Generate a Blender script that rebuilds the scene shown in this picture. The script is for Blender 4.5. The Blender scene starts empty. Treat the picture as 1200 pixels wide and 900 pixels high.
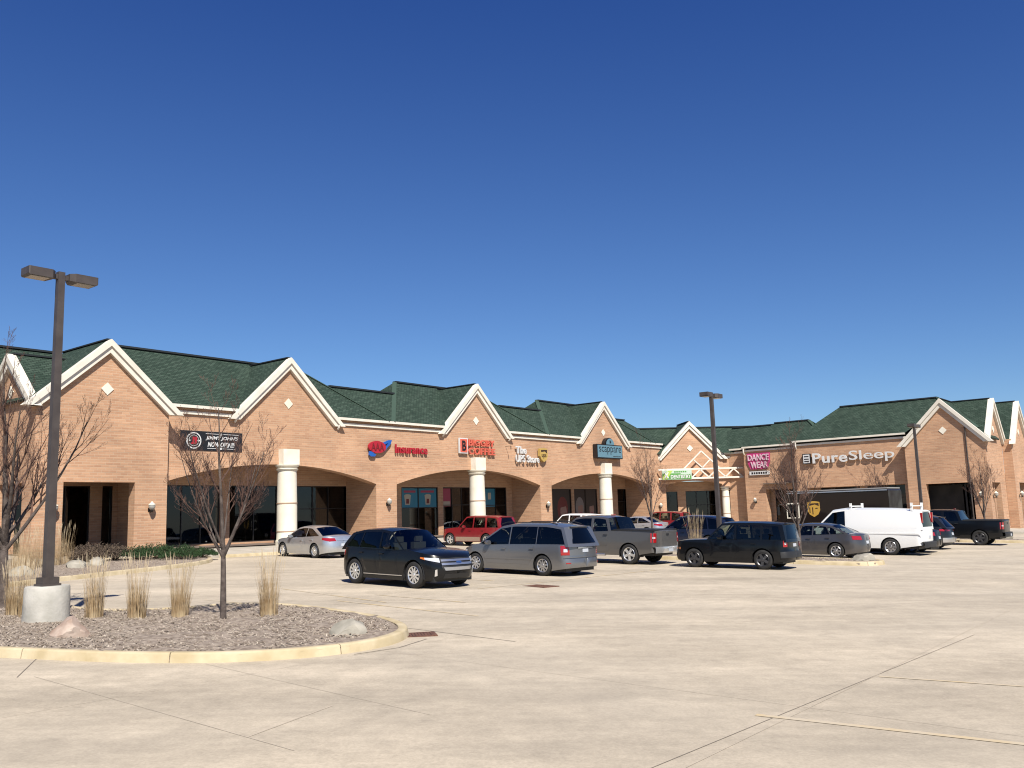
import bpy, bmesh, math, random
from mathutils import Vector, Matrix
from mathutils.geometry import delaunay_2d_cdt
random.seed(7)
rad = math.radians
scene = bpy.context.scene
col = scene.collection

# ------------------------------------------------------------------ camera
FPX, PITCH, ROLL, AZ, EZ = 1050.0, rad(8.23), rad(-1.79), rad(38.6), 2.1
_cp, _sp, _cr, _sr = math.cos(PITCH), math.sin(PITCH), math.cos(ROLL), math.sin(ROLL)
FWD = Vector((0, _cp, _sp))
_up0, _rt0 = Vector((0, -_sp, _cp)), Vector((1, 0, 0))
RT, UP = _cr * _rt0 + _sr * _up0, -_sr * _rt0 + _cr * _up0
cam = bpy.data.cameras.new('camera')
cam.sensor_width = 36; cam.lens = FPX * 36 / 1200; cam.clip_start = .1; cam.clip_end = 3000
camo = bpy.data.objects.new('camera', cam); col.objects.link(camo)
M = Matrix((RT, UP, -FWD)).transposed().to_4x4(); M.translation = (0, 0, EZ)
camo.matrix_world = M
scene.camera = camo

# ------------------------------------------------------------------ sky, sun, exposure
SUN_AZ, SUN_EL = rad(162), rad(48)        # compass angle from +Y towards +X
world = bpy.data.worlds.new('World'); scene.world = world; world.use_nodes = True
wn = world.node_tree.nodes; wl = world.node_tree.links
sky = wn.new('ShaderNodeTexSky'); sky.sky_type = 'NISHITA'; sky.sun_disc = False
sky.sun_elevation = SUN_EL; sky.sun_rotation = SUN_AZ
sky.air_density = 1.0; sky.dust_density = 0.0; sky.ozone_density = 10.0; sky.altitude = 300
bg = wn['Background']; bg.inputs['Strength'].default_value = .062
v1 = wn.new('ShaderNodeVectorMath'); v1.operation = 'SUBTRACT'; v1.inputs[1].default_value = (.33, .52, 0)     # deep, dry blue of the day
v2 = wn.new('ShaderNodeVectorMath'); v2.operation = 'MULTIPLY'; v2.inputs[1].default_value = (1.10, 1.10, 1.02)
v3 = wn.new('ShaderNodeVectorMath'); v3.operation = 'MAXIMUM'; v3.inputs[1].default_value = (0, 0, 0)
wl.new(sky.outputs[0], v1.inputs[0]); wl.new(v1.outputs[0], v2.inputs[0]); wl.new(v2.outputs[0], v3.inputs[0]); wl.new(v3.outputs[0], bg.inputs['Color'])
sl = bpy.data.lights.new('sun', 'SUN'); sl.energy = 5.0; sl.angle = rad(.53); sl.color = (1, .945, .86)
so = bpy.data.objects.new('sun', sl); col.objects.link(so)
sdir = Vector((math.sin(SUN_AZ) * math.cos(SUN_EL), math.cos(SUN_AZ) * math.cos(SUN_EL), math.sin(SUN_EL)))
so.rotation_euler = sdir.to_track_quat('Z', 'Y').to_euler(); so.location = (20, -30, 40)
vs = scene.view_settings
vs.view_transform = 'Standard'; vs.look = 'None'; vs.exposure = .70; vs.gamma = 1; vs.use_curve_mapping = False
scene.cycles.filter_width = 1.1; scene.cycles.max_bounces = 6; scene.cycles.transparent_max_bounces = 12

# ------------------------------------------------------------------ pixel and plan helpers
def ray(px, py): return FWD + RT * ((px - 600) / FPX) - UP * ((py - 450) / FPX)
def G(x, y): return .02 - .021 * x + .008 * (y - 30)          # the lot falls gently to the right
def ground(px, py, dz=0):
    d = ray(px, py); t = (.02 - .24 + dz - EZ) / (d.z + .021 * d.x - .008 * d.y)
    return Vector((0, 0, EZ)) + d * t
UA, NA = Vector((math.sin(AZ), math.cos(AZ), 0)), Vector((math.cos(AZ), -math.sin(AZ), 0))
def W(s, d, z=0): return UA * s - NA * d + Vector((0, 0, z))   # plan of the building: s along the long front, d into depth
def GS(s, d): p = W(s, d); return G(p.x, p.y)
def on_d(px, py, d0):                                          # pixel on a wall of constant d -> (s, z)
    r = ray(px, py); t = d0 / -(r.dot(NA)); p = r * t
    return p.dot(UA), p.z + EZ
def on_s(px, py, s0):                                          # pixel on a wall of constant s -> (d, z)
    r = ray(px, py); t = s0 / r.dot(UA); p = r * t
    return -p.dot(NA), p.z + EZ
BROT = math.pi / 2 - AZ

# ------------------------------------------------------------------ object helpers
def link(o, parent=None):
    col.objects.link(o)
    if parent is not None: o.parent = parent
    return o
def tag(o, label=None, cat=None, group=None, kind=None):
    if label: o['label'] = label
    if cat: o['category'] = cat
    if group: o['group'] = group
    if kind: o['kind'] = kind
    return o
def empty(name, loc=(0, 0, 0), rz=0, label=None, cat=None, group=None):
    o = bpy.data.objects.new(name, None); o.empty_display_size = .3
    o.location = loc; o.rotation_euler = (0, 0, rz); link(o)
    return tag(o, label, cat, group)
class MB:
    def __init__(s): s.v = []; s.f = []
    def add(s, vs_, fs):
        b = len(s.v); s.v += [Vector(p) for p in vs_]; s.f += [tuple(i + b for i in f) for f in fs]; return s
    def box(s, a, b):
        x0, y0, z0 = a; x1, y1, z1 = b
        return s.add([(x0, y0, z0), (x1, y0, z0), (x1, y1, z0), (x0, y1, z0), (x0, y0, z1), (x1, y0, z1), (x1, y1, z1), (x0, y1, z1)],
                     [(3, 2, 1, 0), (4, 5, 6, 7), (0, 1, 5, 4), (1, 2, 6, 5), (2, 3, 7, 6), (3, 0, 4, 7)])
    def tube(s, pts, rs, n=8, cap=True):
        pts = [Vector(p) for p in pts]; b = len(s.v)
        if not hasattr(rs, '__len__'): rs = [rs] * len(pts)
        px = None
        for i, p in enumerate(pts):
            t = (pts[min(i + 1, len(pts) - 1)] - pts[max(i - 1, 0)])
            if t.length < 1e-9: t = Vector((0, 0, 1))
            t.normalize()
            if px is None: px = t.cross(Vector((0, 0, 1)) if abs(t.z) < .9 else Vector((1, 0, 0))).normalized()
            else:
                px = px - t * px.dot(t); px = px.normalized() if px.length > 1e-6 else t.orthogonal().normalized()
            py = t.cross(px)
            for k in range(n):
                a = 2 * math.pi * k / n; s.v.append(p + (px * math.cos(a) + py * math.sin(a)) * rs[i])
        for i in range(len(pts) - 1):
            for k in range(n):
                a = b + i * n + k; c = b + i * n + (k + 1) % n; s.f.append((a, c, c + n, a + n))
        if cap:
            s.f.append(tuple(b + k for k in range(n))[::-1]); e = b + (len(pts) - 1) * n; s.f.append(tuple(e + k for k in range(n)))
        return s
    def bar(s, a, b, w, h, up=Vector((0, 0, 1))):
        a, b = Vector(a), Vector(b); t = (b - a).normalized(); x = t.cross(up).normalized(); y = x.cross(t)
        q = [a + x * i * w / 2 + y * j * h / 2 for i, j in ((-1, -1), (1, -1), (1, 1), (-1, 1))] + [b + x * i * w / 2 + y * j * h / 2 for i, j in ((-1, -1), (1, -1), (1, 1), (-1, 1))]
        return s.add(q, [(0, 1, 2, 3), (7, 6, 5, 4), (4, 5, 1, 0), (5, 6, 2, 1), (6, 7, 3, 2), (7, 4, 0, 3)])
    def lathe(s, prof, n=24, axis='z', c=(0, 0, 0), closed=False):
        b = len(s.v); c = Vector(c)
        for r, h in prof:
            for k in range(n):
                a = 2 * math.pi * k / n; u, v = r * math.cos(a), r * math.sin(a)
                s.v.append(c + (Vector((u, v, h)) if axis == 'z' else Vector((u, h, v))))
        for i in range(len(prof) - 1):
            for k in range(n):
                a = b + i * n + k; d = b + i * n + (k + 1) % n
                s.f.append((a, d, d + n, a + n) if axis == 'z' else (a + n, d + n, d, a))
        if not closed:
            for i, fl in ((0, True), (len(prof) - 1, False)):
                if prof[i][0] > 1e-5:
                    q = tuple(b + i * n + k for k in range(n)); s.f.append(q[::-1] if fl == (axis == 'z') else q)
        return s
    def grid(s, rows, flip=False):
        b = len(s.v); m = len(rows[0])
        for r in rows: s.v += [Vector(p) for p in r]
        for i in range(len(rows) - 1):
            for j in range(m - 1):
                a = b + i * m + j; q = (a, a + 1, a + m + 1, a + m); s.f.append(q[::-1] if flip else q)
        return s
    def prism(s, poly, mp, d0, d1):
        """2-D outline (any shape) extruded from d0 to d1; mp(u, v, d) -> point"""
        n = len(poly); ii, tris = tess(poly)
        A = [Vector(mp(u, v, d0)) for u, v in poly]; B_ = [Vector(mp(u, v, d1)) for u, v in poly]
        b = len(s.v); s.v += A + B_
        for t in tris:
            s.f.append(tuple(b + i for i in t)); s.f.append(tuple(b + n + i for i in t[::-1]))
        for i in range(n):
            j = (i + 1) % n; s.f.append((b + j, b + i, b + n + i, b + n + j))
        return s
    def build(s, name, mat, parent=None, smooth=None, origin=None, uv=False, fix=False):
        o3 = Vector(origin) if origin is not None else Vector((0, 0, 0))
        me = bpy.data.meshes.new(name)
        me.from_pydata([tuple(p - o3) for p in s.v], [], s.f); me.validate(); me.update()
        if fix:
            bm = bmesh.new(); bm.from_mesh(me); bmesh.ops.remove_doubles(bm, verts=bm.verts, dist=1e-5)
            bmesh.ops.recalc_face_normals(bm, faces=bm.faces); bm.to_mesh(me); bm.free()
        if uv: boxuv(me)
        if mat is not None: me.materials.append(mat)
        if smooth is not None:
            me.polygons.foreach_set('use_smooth', [True] * len(me.polygons)); me.set_sharp_from_angle(angle=rad(smooth))
        o = bpy.data.objects.new(name, me); link(o, parent)
        if origin is not None and parent is None: o.location = o3
        return o
def boxuv(me):
    l = me.uv_layers.new(name='UVMap'); d = l.data
    for p in me.polygons:
        n = p.normal
        for li in p.loop_indices:
            c = me.vertices[me.loops[li].vertex_index].co
            d[li].uv = (c.x, c.y) if abs(n.z) > .8 else ((c.y, c.z) if abs(n.x) > abs(n.y) else (c.x, c.z))
def tess(poly):
    from mathutils.geometry import tessellate_polygon
    tr = tessellate_polygon([[Vector((u, v, 0)) for u, v in poly]])
    area = sum(poly[i][0] * poly[(i + 1) % len(poly)][1] - poly[(i + 1) % len(poly)][0] * poly[i][1] for i in range(len(poly)))
    out = []
    for a, b, c in tr:
        ar = (poly[b][0] - poly[a][0]) * (poly[c][1] - poly[a][1]) - (poly[c][0] - poly[a][0]) * (poly[b][1] - poly[a][1])
        out.append((a, b, c) if (ar > 0) == True else (a, c, b))
    return None, out
def pip(p, poly):
    x, y = p; r = False; j = len(poly) - 1
    for i in range(len(poly)):
        xi, yi = poly[i]; xj, yj = poly[j]
        if (yi > y) != (yj > y) and x < (xj - xi) * (y - yi) / (yj - yi) + xi: r = not r
        j = i
    return r
def cdt(outer, holes=(), step=.1):
    """triangulate outline minus holes with inner grid points"""
    vs_, es = [], []
    def ring(p):
        b = len(vs_); vs_.extend(Vector(q) for q in p); es.extend((b + i, b + (i + 1) % len(p)) for i in range(len(p)))
    ring(outer)
    for h in holes: ring(h)
    x0, x1 = min(p[0] for p in outer), max(p[0] for p in outer); y0, y1 = min(p[1] for p in outer), max(p[1] for p in outer)
    nx, ny = max(1, int((x1 - x0) / step)), max(1, int((y1 - y0) / step))
    for i in range(1, nx):
        for j in range(1, ny):
            q = (x0 + (x1 - x0) * (i + .003 * (j % 3)) / nx, y0 + (y1 - y0) * j / ny)
            if pip(q, outer) and not any(pip(q, h) for h in holes): vs_.append(Vector(q))
    r = delaunay_2d_cdt(vs_, es, [], 0, 1e-5)
    V = [(v.x, v.y) for v in r[0]]; F = []
    for f in r[2]:
        c = (sum(V[i][0] for i in f) / 3, sum(V[i][1] for i in f) / 3)
        if pip(c, outer) and not any(pip(c, h) for h in holes):
            a, b, d = f; ar = (V[b][0] - V[a][0]) * (V[d][1] - V[a][1]) - (V[d][0] - V[a][0]) * (V[b][1] - V[a][1])
            if abs(ar) > 1e-9: F.append((a, b, d) if ar > 0 else (a, d, b))
    return V, F
def lerp(tab, x):
    if x <= tab[0][0]: return tab[0][1]
    for (a, b), (c, d) in zip(tab, tab[1:]):
        if x <= c: return b + (d - b) * (x - a) / (c - a) if c > a else d
    return tab[-1][1]
def slerp(tab, x):
    """smooth (monotone-ish Hermite) interpolation"""
    n = len(tab)
    if x <= tab[0][0]: return tab[0][1]
    if x >= tab[-1][0]: return tab[-1][1]
    for i in range(n - 1):
        if x <= tab[i + 1][0]:
            x0, y0 = tab[i]; x1, y1 = tab[i + 1]; h = x1 - x0; t = (x - x0) / h
            def sl(k):
                if k == 0: return (tab[1][1] - tab[0][1]) / (tab[1][0] - tab[0][0])
                if k == n - 1: return (tab[-1][1] - tab[-2][1]) / (tab[-1][0] - tab[-2][0])
                a = (tab[k][1] - tab[k - 1][1]) / (tab[k][0] - tab[k - 1][0]); b = (tab[k + 1][1] - tab[k][1]) / (tab[k + 1][0] - tab[k][0])
                return 0 if a * b <= 0 else 2 * a * b / (a + b)
            m0, m1 = sl(i) * h, sl(i + 1) * h; t2, t3 = t * t, t * t * t
            return (2 * t3 - 3 * t2 + 1) * y0 + (t3 - 2 * t2 + t) * m0 + (-2 * t3 + 3 * t2) * y1 + (t3 - t2) * m1

# ------------------------------------------------------------------ materials
MAT = {}
ALB = .65                                    # base colours below are noted for a darker exposure; this brings them to real albedo
def alb(c, metal=0): return tuple(v * (ALB if metal < .3 else 1) for v in c)
def nmat(name):
    m = bpy.data.materials.new(name); m.use_nodes = True; MAT[name] = m
    return m, m.node_tree.nodes, m.node_tree.links, m.node_tree.nodes['Principled BSDF']
def noise_mat(name, c1, c2, scale=5, rough=.8, bump=0., detail=6, metal=0, lo=.35, hi=.65, coord='Object', bscale=None, spec=None):
    m, N, L, P = nmat(name); c1, c2 = alb(c1, metal), alb(c2, metal)
    tc = N.new('ShaderNodeTexCoord'); nz = N.new('ShaderNodeTexNoise'); nz.inputs['Scale'].default_value = scale; nz.inputs['Detail'].default_value = detail
    L.new(tc.outputs[coord], nz.inputs['Vector'])
    r = N.new('ShaderNodeValToRGB'); r.color_ramp.elements[0].position = lo; r.color_ramp.elements[1].position = hi
    r.color_ramp.elements[0].color = (*c1, 1); r.color_ramp.elements[1].color = (*c2, 1)
    L.new(nz.outputs['Fac'], r.inputs[0]); L.new(r.outputs[0], P.inputs['Base Color'])
    P.inputs['Roughness'].default_value = rough; P.inputs['Metallic'].default_value = metal
    if spec is not None: P.inputs['Specular IOR Level'].default_value = spec
    if bump:
        b = N.new('ShaderNodeBump'); b.inputs['Strength'].default_value = bump; b.inputs['Distance'].default_value = .02
        n2 = N.new('ShaderNodeTexNoise'); n2.inputs['Scale'].default_value = bscale or scale * 6; n2.inputs['Detail'].default_value = 5
        L.new(tc.outputs[coord], n2.inputs['Vector']); L.new(n2.outputs['Fac'], b.inputs['Height']); L.new(b.outputs[0], P.inputs['Normal'])
    return m
def plain(name, c, rough=.5, metal=0., coat=0., spec=None, emit=None):
    m, N, L, P = nmat(name); c = alb(c, metal)
    tc = N.new('ShaderNodeTexCoord'); nz = N.new('ShaderNodeTexNoise'); nz.inputs['Scale'].default_value = 3.1; nz.inputs['Detail'].default_value = 4
    L.new(tc.outputs['Object'], nz.inputs['Vector'])
    mx = N.new('ShaderNodeMix'); mx.data_type = 'RGBA'; mx.inputs[6].default_value = (*[v * .9 for v in c], 1); mx.inputs[7].default_value = (*[min(1, v * 1.08) for v in c], 1)
    L.new(nz.outputs['Fac'], mx.inputs[0]); L.new(mx.outputs[2], P.inputs['Base Color'])
    P.inputs['Roughness'].default_value = rough; P.inputs['Metallic'].default_value = metal
    P.inputs['Coat Weight'].default_value = coat; P.inputs['Coat Roughness'].default_value = .05
    if spec is not None: P.inputs['Specular IOR Level'].default_value = spec
    return m
def paint(name, c, metal=.0, rough=.35, dust=.12):
    """car paint: clear-coated, dusty towards the sills with a speckle of road film"""
    m, N, L, P = nmat(name); c = alb(c, metal)
    tc = N.new('ShaderNodeTexCoord'); sx = N.new('ShaderNodeSeparateXYZ'); L.new(tc.outputs['Object'], sx.inputs[0])
    mr = N.new('ShaderNodeMapRange'); mr.inputs[1].default_value = .75; mr.inputs[2].default_value = .2; mr.inputs[3].default_value = .04; mr.inputs[4].default_value = 1
    L.new(sx.outputs['Z'], mr.inputs[0])
    nz = N.new('ShaderNodeTexNoise'); nz.inputs['Scale'].default_value = 4; nz.inputs['Detail'].default_value = 8; L.new(tc.outputs['Object'], nz.inputs['Vector'])
    mu = N.new('ShaderNodeMath'); mu.operation = 'MULTIPLY'; L.new(mr.outputs[0], mu.inputs[0]); L.new(nz.outputs['Fac'], mu.inputs[1])
    m2 = N.new('ShaderNodeMath'); m2.operation = 'MULTIPLY'; m2.inputs[1].default_value = dust * 2; L.new(mu.outputs[0], m2.inputs[0])
    mx = N.new('ShaderNodeMix'); mx.data_type = 'RGBA'; mx.inputs[6].default_value = (*c, 1); mx.inputs[7].default_value = (.24, .21, .17, 1)
    L.new(m2.outputs[0], mx.inputs[0]); L.new(mx.outputs[2], P.inputs['Base Color'])
    P.inputs['Metallic'].default_value = metal; P.inputs['Roughness'].default_value = rough
    P.inputs['Coat Weight'].default_value = .45 if max(c) < .06 else .7; P.inputs['Coat Roughness'].default_value = .05
    if max(c) < .06: P.inputs['Specular IOR Level'].default_value = .15
    return m
def glass(name, tint, rough=.02):
    m, N, L, P = nmat(name); out = N['Material Output']; N.remove(P)
    tr = N.new('ShaderNodeBsdfTransparent'); tr.inputs[0].default_value = (*tint, 1)
    gl = N.new('ShaderNodeBsdfGlossy'); gl.inputs['Roughness'].default_value = rough; gl.inputs[0].default_value = (.95, .97, 1, 1)
    fr = N.new('ShaderNodeFresnel'); fr.inputs[0].default_value = 1.5
    nz = N.new('ShaderNodeTexNoise'); nz.inputs['Scale'].default_value = .6; tc = N.new('ShaderNodeTexCoord'); L.new(tc.outputs['Object'], nz.inputs['Vector'])
    bp = N.new('ShaderNodeBump'); bp.inputs['Strength'].default_value = .03; L.new(nz.outputs['Fac'], bp.inputs['Height']); L.new(bp.outputs[0], gl.inputs['Normal'])
    mx = N.new('ShaderNodeMixShader'); L.new(fr.outputs[0], mx.inputs[0]); L.new(tr.outputs[0], mx.inputs[1]); L.new(gl.outputs[0], mx.inputs[2]); L.new(mx.outputs[0], out.inputs[0])
    return m
def brick_mat(name, c1, c2, mortar, vert=False):
    m, N, L, P = nmat(name); c1, c2, mortar = alb(c1), alb(c2), alb(mortar)
    uv = N.new('ShaderNodeUVMap'); uv.uv_map = 'UVMap'
    br = N.new('ShaderNodeTexBrick'); br.inputs['Scale'].default_value = 1
    br.inputs['Brick Width'].default_value = .36 if not vert else .1; br.inputs['Row Height'].default_value = .12 if not vert else .3
    br.inputs['Mortar Size'].default_value = .012; br.inputs['Mortar Smooth'].default_value = .2; br.inputs['Bias'].default_value = -.1
    br.inputs['Color1'].default_value = (*c1, 1); br.inputs['Color2'].default_value = (*c2, 1); br.inputs['Mortar'].default_value = (*mortar, 1)
    L.new(uv.outputs[0], br.inputs['Vector'])
    # courses differ a little from one another; weather streaks
    mp = N.new('ShaderNodeMapping'); mp.inputs['Scale'].default_value = (.35, 9, 1); L.new(uv.outputs[0], mp.inputs['Vector'])
    n1 = N.new('ShaderNodeTexNoise'); n1.inputs['Scale'].default_value = 1; n1.inputs['Detail'].default_value = 5; L.new(mp.outputs[0], n1.inputs['Vector'])
    n2 = N.new('ShaderNodeTexNoise'); n2.inputs['Scale'].default_value = .35; n2.inputs['Detail'].default_value = 6; L.new(uv.outputs[0], n2.inputs['Vector'])
    a = N.new('ShaderNodeMath'); a.operation = 'ADD'; L.new(n1.outputs['Fac'], a.inputs[0]); L.new(n2.outputs['Fac'], a.inputs[1])
    mr = N.new('ShaderNodeMapRange'); mr.inputs[1].default_value = .7; mr.inputs[2].default_value = 1.3; mr.inputs[3].default_value = .78; mr.inputs[4].default_value = 1.16
    L.new(a.outputs[0], mr.inputs[0])
    hs = N.new('ShaderNodeHueSaturation'); L.new(br.outputs['Color'], hs.inputs['Color']); L.new(mr.outputs[0], hs.inputs['Value'])
    L.new(hs.outputs[0], P.inputs['Base Color']); P.inputs['Roughness'].default_value = .88
    b = N.new('ShaderNodeBump'); b.inputs['Strength'].default_value = .5; b.inputs['Distance'].default_value = .008; b.invert = True
    L.new(br.outputs['Fac'], b.inputs['Height']); L.new(b.outputs[0], P.inputs['Normal'])
    return m
def shingle_mat(name):
    m, N, L, P = nmat(name)
    uv = N.new('ShaderNodeUVMap'); uv.uv_map = 'UVMap'
    br = N.new('ShaderNodeTexBrick'); br.inputs['Brick Width'].default_value = .26; br.inputs['Row Height'].default_value = .10; br.inputs['Scale'].default_value = 1
    br.inputs['Mortar Size'].default_value = .012; br.inputs['Color1'].default_value = (.022, .040, .028, 1); br.inputs['Color2'].default_value = (.044, .068, .050, 1); br.inputs['Mortar'].default_value = (.009, .016, .012, 1)
    br.inputs['Bias'].default_value = 0
    L.new(uv.outputs[0], br.inputs['Vector'])
    n2 = N.new('ShaderNodeTexNoise'); n2.inputs['Scale'].default_value = .5; n2.inputs['Detail'].default_value = 8; L.new(uv.outputs[0], n2.inputs['Vector'])
    mr = N.new('ShaderNodeMapRange'); mr.inputs[1].default_value = .3; mr.inputs[2].default_value = .7; mr.inputs[3].default_value = .88; mr.inputs[4].default_value = 1.12
    L.new(n2.outputs['Fac'], mr.inputs[0])
    hs = N.new('ShaderNodeHueSaturation'); L.new(br.outputs['Color'], hs.inputs['Color']); L.new(mr.outputs[0], hs.inputs['Value'])
    L.new(hs.outputs[0], P.inputs['Base Color']); P.inputs['Roughness'].default_value = .9; P.inputs['Specular IOR Level'].default_value = .2
    b = N.new('ShaderNodeBump'); b.inputs['Strength'].default_value = .6; b.inputs['Distance'].default_value = .02; b.invert = True
    L.new(br.outputs['Fac'], b.inputs['Height']); L.new(b.outputs[0], P.inputs['Normal'])
    return m
def lot_mat(name):
    """weathered concrete: broom-clean pale cement, tyre-darkened drive lanes, stains and fine grit"""
    m, N, L, P = nmat(name)
    tc = N.new('ShaderNodeTexCoord')
    def noise(sc, det, vec=None, rough=.55, dist=0):
        n = N.new('ShaderNodeTexNoise'); n.inputs['Scale'].default_value = sc; n.inputs['Detail'].default_value = det; n.inputs['Roughness'].default_value = rough; n.inputs['Distortion'].default_value = dist
        L.new(vec or tc.outputs['Object'], n.inputs['Vector']); return n.outputs['Fac']
    def mapped(rot, sc):
        mp = N.new('ShaderNodeMapping'); mp.inputs['Rotation'].default_value = (0, 0, rot); mp.inputs['Scale'].default_value = sc; L.new(tc.outputs['Object'], mp.inputs['Vector']); return mp.outputs[0]
    def mrange(x, a, b, c, d):
        r = N.new('ShaderNodeMapRange'); r.inputs[1].default_value = a; r.inputs[2].default_value = b; r.inputs[3].default_value = c; r.inputs[4].default_value = d; L.new(x, r.inputs[0]); return r.outputs[0]
    def mul(a, b):
        r = N.new('ShaderNodeMath'); r.operation = 'MULTIPLY'; L.new(a, r.inputs[0]); L.new(b, r.inputs[1]); return r.outputs[0]
    lanes = mrange(noise(1, 5, mapped(-BROT, (.05, .42, 1)), .6), .35, .68, 1.06, .80)      # streaks along the aisles
    wander = mrange(noise(1, 6, mapped(rad(-8), (.06, .5, 1)), .6, .4), .42, .72, 1.03, .90)
    blot = mrange(noise(.35, 7, None, .62), .38, .7, 1.05, .84)
    fine = mrange(noise(3.5, 9, None, .75), .3, .7, .86, 1.12)
    grit = mrange(noise(28, 4, None, .7), .3, .7, .90, 1.09)
    dots = mrange(noise(7, 2), .72, .76, 1, .8)
    streak = mrange(noise(1, 6, mapped(rad(-4), (.35, 2.6, 1)), .65, .3), .34, .68, 1.04, .93)
    streak2 = mrange(noise(1, 6, mapped(-BROT, (.5, 3.5, 1)), .65), .32, .68, 1.03, .95)
    mott = mrange(noise(1.3, 8, None, .72, .3), .32, .68, .90, 1.09)
    wear = mrange(noise(.9, 9, None, .72, .6), .56, .74, 1, .80)
    v = mul(mul(mul(lanes, wander), mul(blot, fine)), mul(mul(grit, dots), mul(mul(streak, streak2), mul(wear, mott))))
    hs = N.new('ShaderNodeHueSaturation'); hs.inputs['Color'].default_value = (.445, .380, .288, 1); L.new(v, hs.inputs['Value'])
    cl = N.new('ShaderNodeMix'); cl.data_type = 'RGBA'; cl.inputs[7].default_value = (.335, .30, .245, 1); L.new(hs.outputs[0], cl.inputs[6])
    L.new(mrange(noise(.13, 4), .4, .65, 0, .28), cl.inputs[0])
    L.new(cl.outputs[2], P.inputs['Base Color']); P.inputs['Roughness'].default_value = .85; P.inputs['Specular IOR Level'].default_value = .3
    b = N.new('ShaderNodeBump'); b.inputs['Strength'].default_value = .25; b.inputs['Distance'].default_value = .006; L.new(noise(60, 6), b.inputs['Height']); L.new(b.outputs[0], P.inputs['Normal'])
    return m
brick = brick_mat('brick', (.68, .40, .235), (.56, .31, .18), (.65, .45, .30))
brickv = brick_mat('brick_soldier', (.70, .41, .24), (.62, .35, .205), (.65, .45, .30), True)
shingle = shingle_mat('roof_shingle')
concrete_lot = lot_mat('lot_concrete')
kerbm = noise_mat('kerb_concrete', (.56, .45, .26), (.74, .62, .41), 2.2, .85, .3, 8)
walkm = noise_mat('walk_concrete', (.50, .45, .36), (.62, .56, .47), 1.2, .85, .2, 8)
basem = noise_mat('pole_base_concrete', (.48, .46, .40), (.66, .63, .56), 2.5, .85, .35, 8)
trim = noise_mat('cream_trim', (.86, .79, .66), (.96, .90, .78), 1.5, .6)
stone = noise_mat('cast_stone', (.92, .84, .67), (1.0, .95, .81), 1.1, .8, .15)
stoneband = plain('stone_band', (.50, .33, .22), .8)
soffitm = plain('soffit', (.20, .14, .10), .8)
shadem = noise_mat('arcade_shade', (.16, .12, .095), (.26, .20, .16), 3, .8)  # dark tone of the added floor sheet that deepens the arcade shade
hipm = plain('hip_cap', (.06, .10, .075), .9, spec=.2)
ridgem = plain('ridge_cap', (.012, .018, .022), .8)
bronze = plain('dark_bronze_frame', (.018, .016, .015), .4, .3)
polem = noise_mat('bronze_pole', (.062, .048, .042), (.092, .075, .066), 3, .5, 0, 5)
store_glass = glass('store_glass', (.22, .24, .24))
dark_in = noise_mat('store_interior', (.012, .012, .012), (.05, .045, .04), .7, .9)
lens = plain('lamp_lens', (.45, .43, .38), .25)
mulchm = noise_mat('mulch', (.24, .185, .14), (.46, .38, .30), 9, .95, 1., 8, bscale=40)
chipm = noise_mat('mulch_chip', (.26, .195, .145), (.66, .565, .455), 9, .95, 0, 3)
bark = noise_mat('bark', (.075, .055, .045), (.17, .135, .115), 7, .95, .8, 8)
twigm = noise_mat('twig', (.085, .045, .034), (.16, .085, .06), 2, .9)
grassm = noise_mat('dry_grass', (.40, .265, .13), (.66, .51, .31), 4, .9, 0, 3)
plumem = noise_mat('grass_plume', (.62, .48, .29), (.80, .66, .45), 5, .95, 0, 3)
greenm = noise_mat('juniper', (.018, .05, .012), (.05, .11, .03), 5, .9, 0, 3)
shrubm = noise_mat('bare_shrub', (.10, .07, .05), (.22, .16, .11), 4, .9, 0, 3)
rockp = noise_mat('pink_boulder', (.30, .195, .14), (.62, .50, .41), 2.3, .9, .7, 9, bscale=9)
rockw = noise_mat('pale_boulder', (.27, .25, .20), (.50, .46, .38), 2.0, .9, .6, 9, bscale=9)
rust = noise_mat('rusty_iron', (.10, .04, .025), (.22, .10, .06), 8, .85, .4)
jointm = plain('joint_seal', (.24, .20, .16), .9)
patchm = noise_mat('joint_patch', (.54, .46, .35), (.68, .58, .45), 2, .9)
yellowp = noise_mat('worn_yellow_paint', (.66, .56, .41), (.70, .54, .30), 1.6, .8, 0, 8, lo=.38, hi=.62)
black_pl = plain('black_plastic', (.02, .02, .021), .55)
tyre_m = noise_mat('tyre_rubber', (.012, .012, .012), (.03, .028, .026), 8, .8)
chrome = plain('chrome', (.70, .70, .69), .2, .75)
alloy = plain('alloy', (.58, .58, .59), .28, .9)
dalloy = plain('dark_alloy', (.10, .10, .105), .35, .8)
g_clear = glass('car_glass', (.50, .56, .53))
g_dark = glass('privacy_glass', (.10, .11, .11))
inter = plain('car_interior', (.03, .03, .032), .8)
seatm = plain('seat_cloth', (.10, .095, .09), .9)
redl = plain('tail_lens', (.42, .012, .015), .12, 0, .8)
clearl = plain('clear_lens', (.62, .64, .66), .08, .3, .8)
amber = plain('amber_lens', (.75, .20, .03), .15, 0, .6)
platem = plain('licence_plate', (.62, .66, .72), .4)

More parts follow.
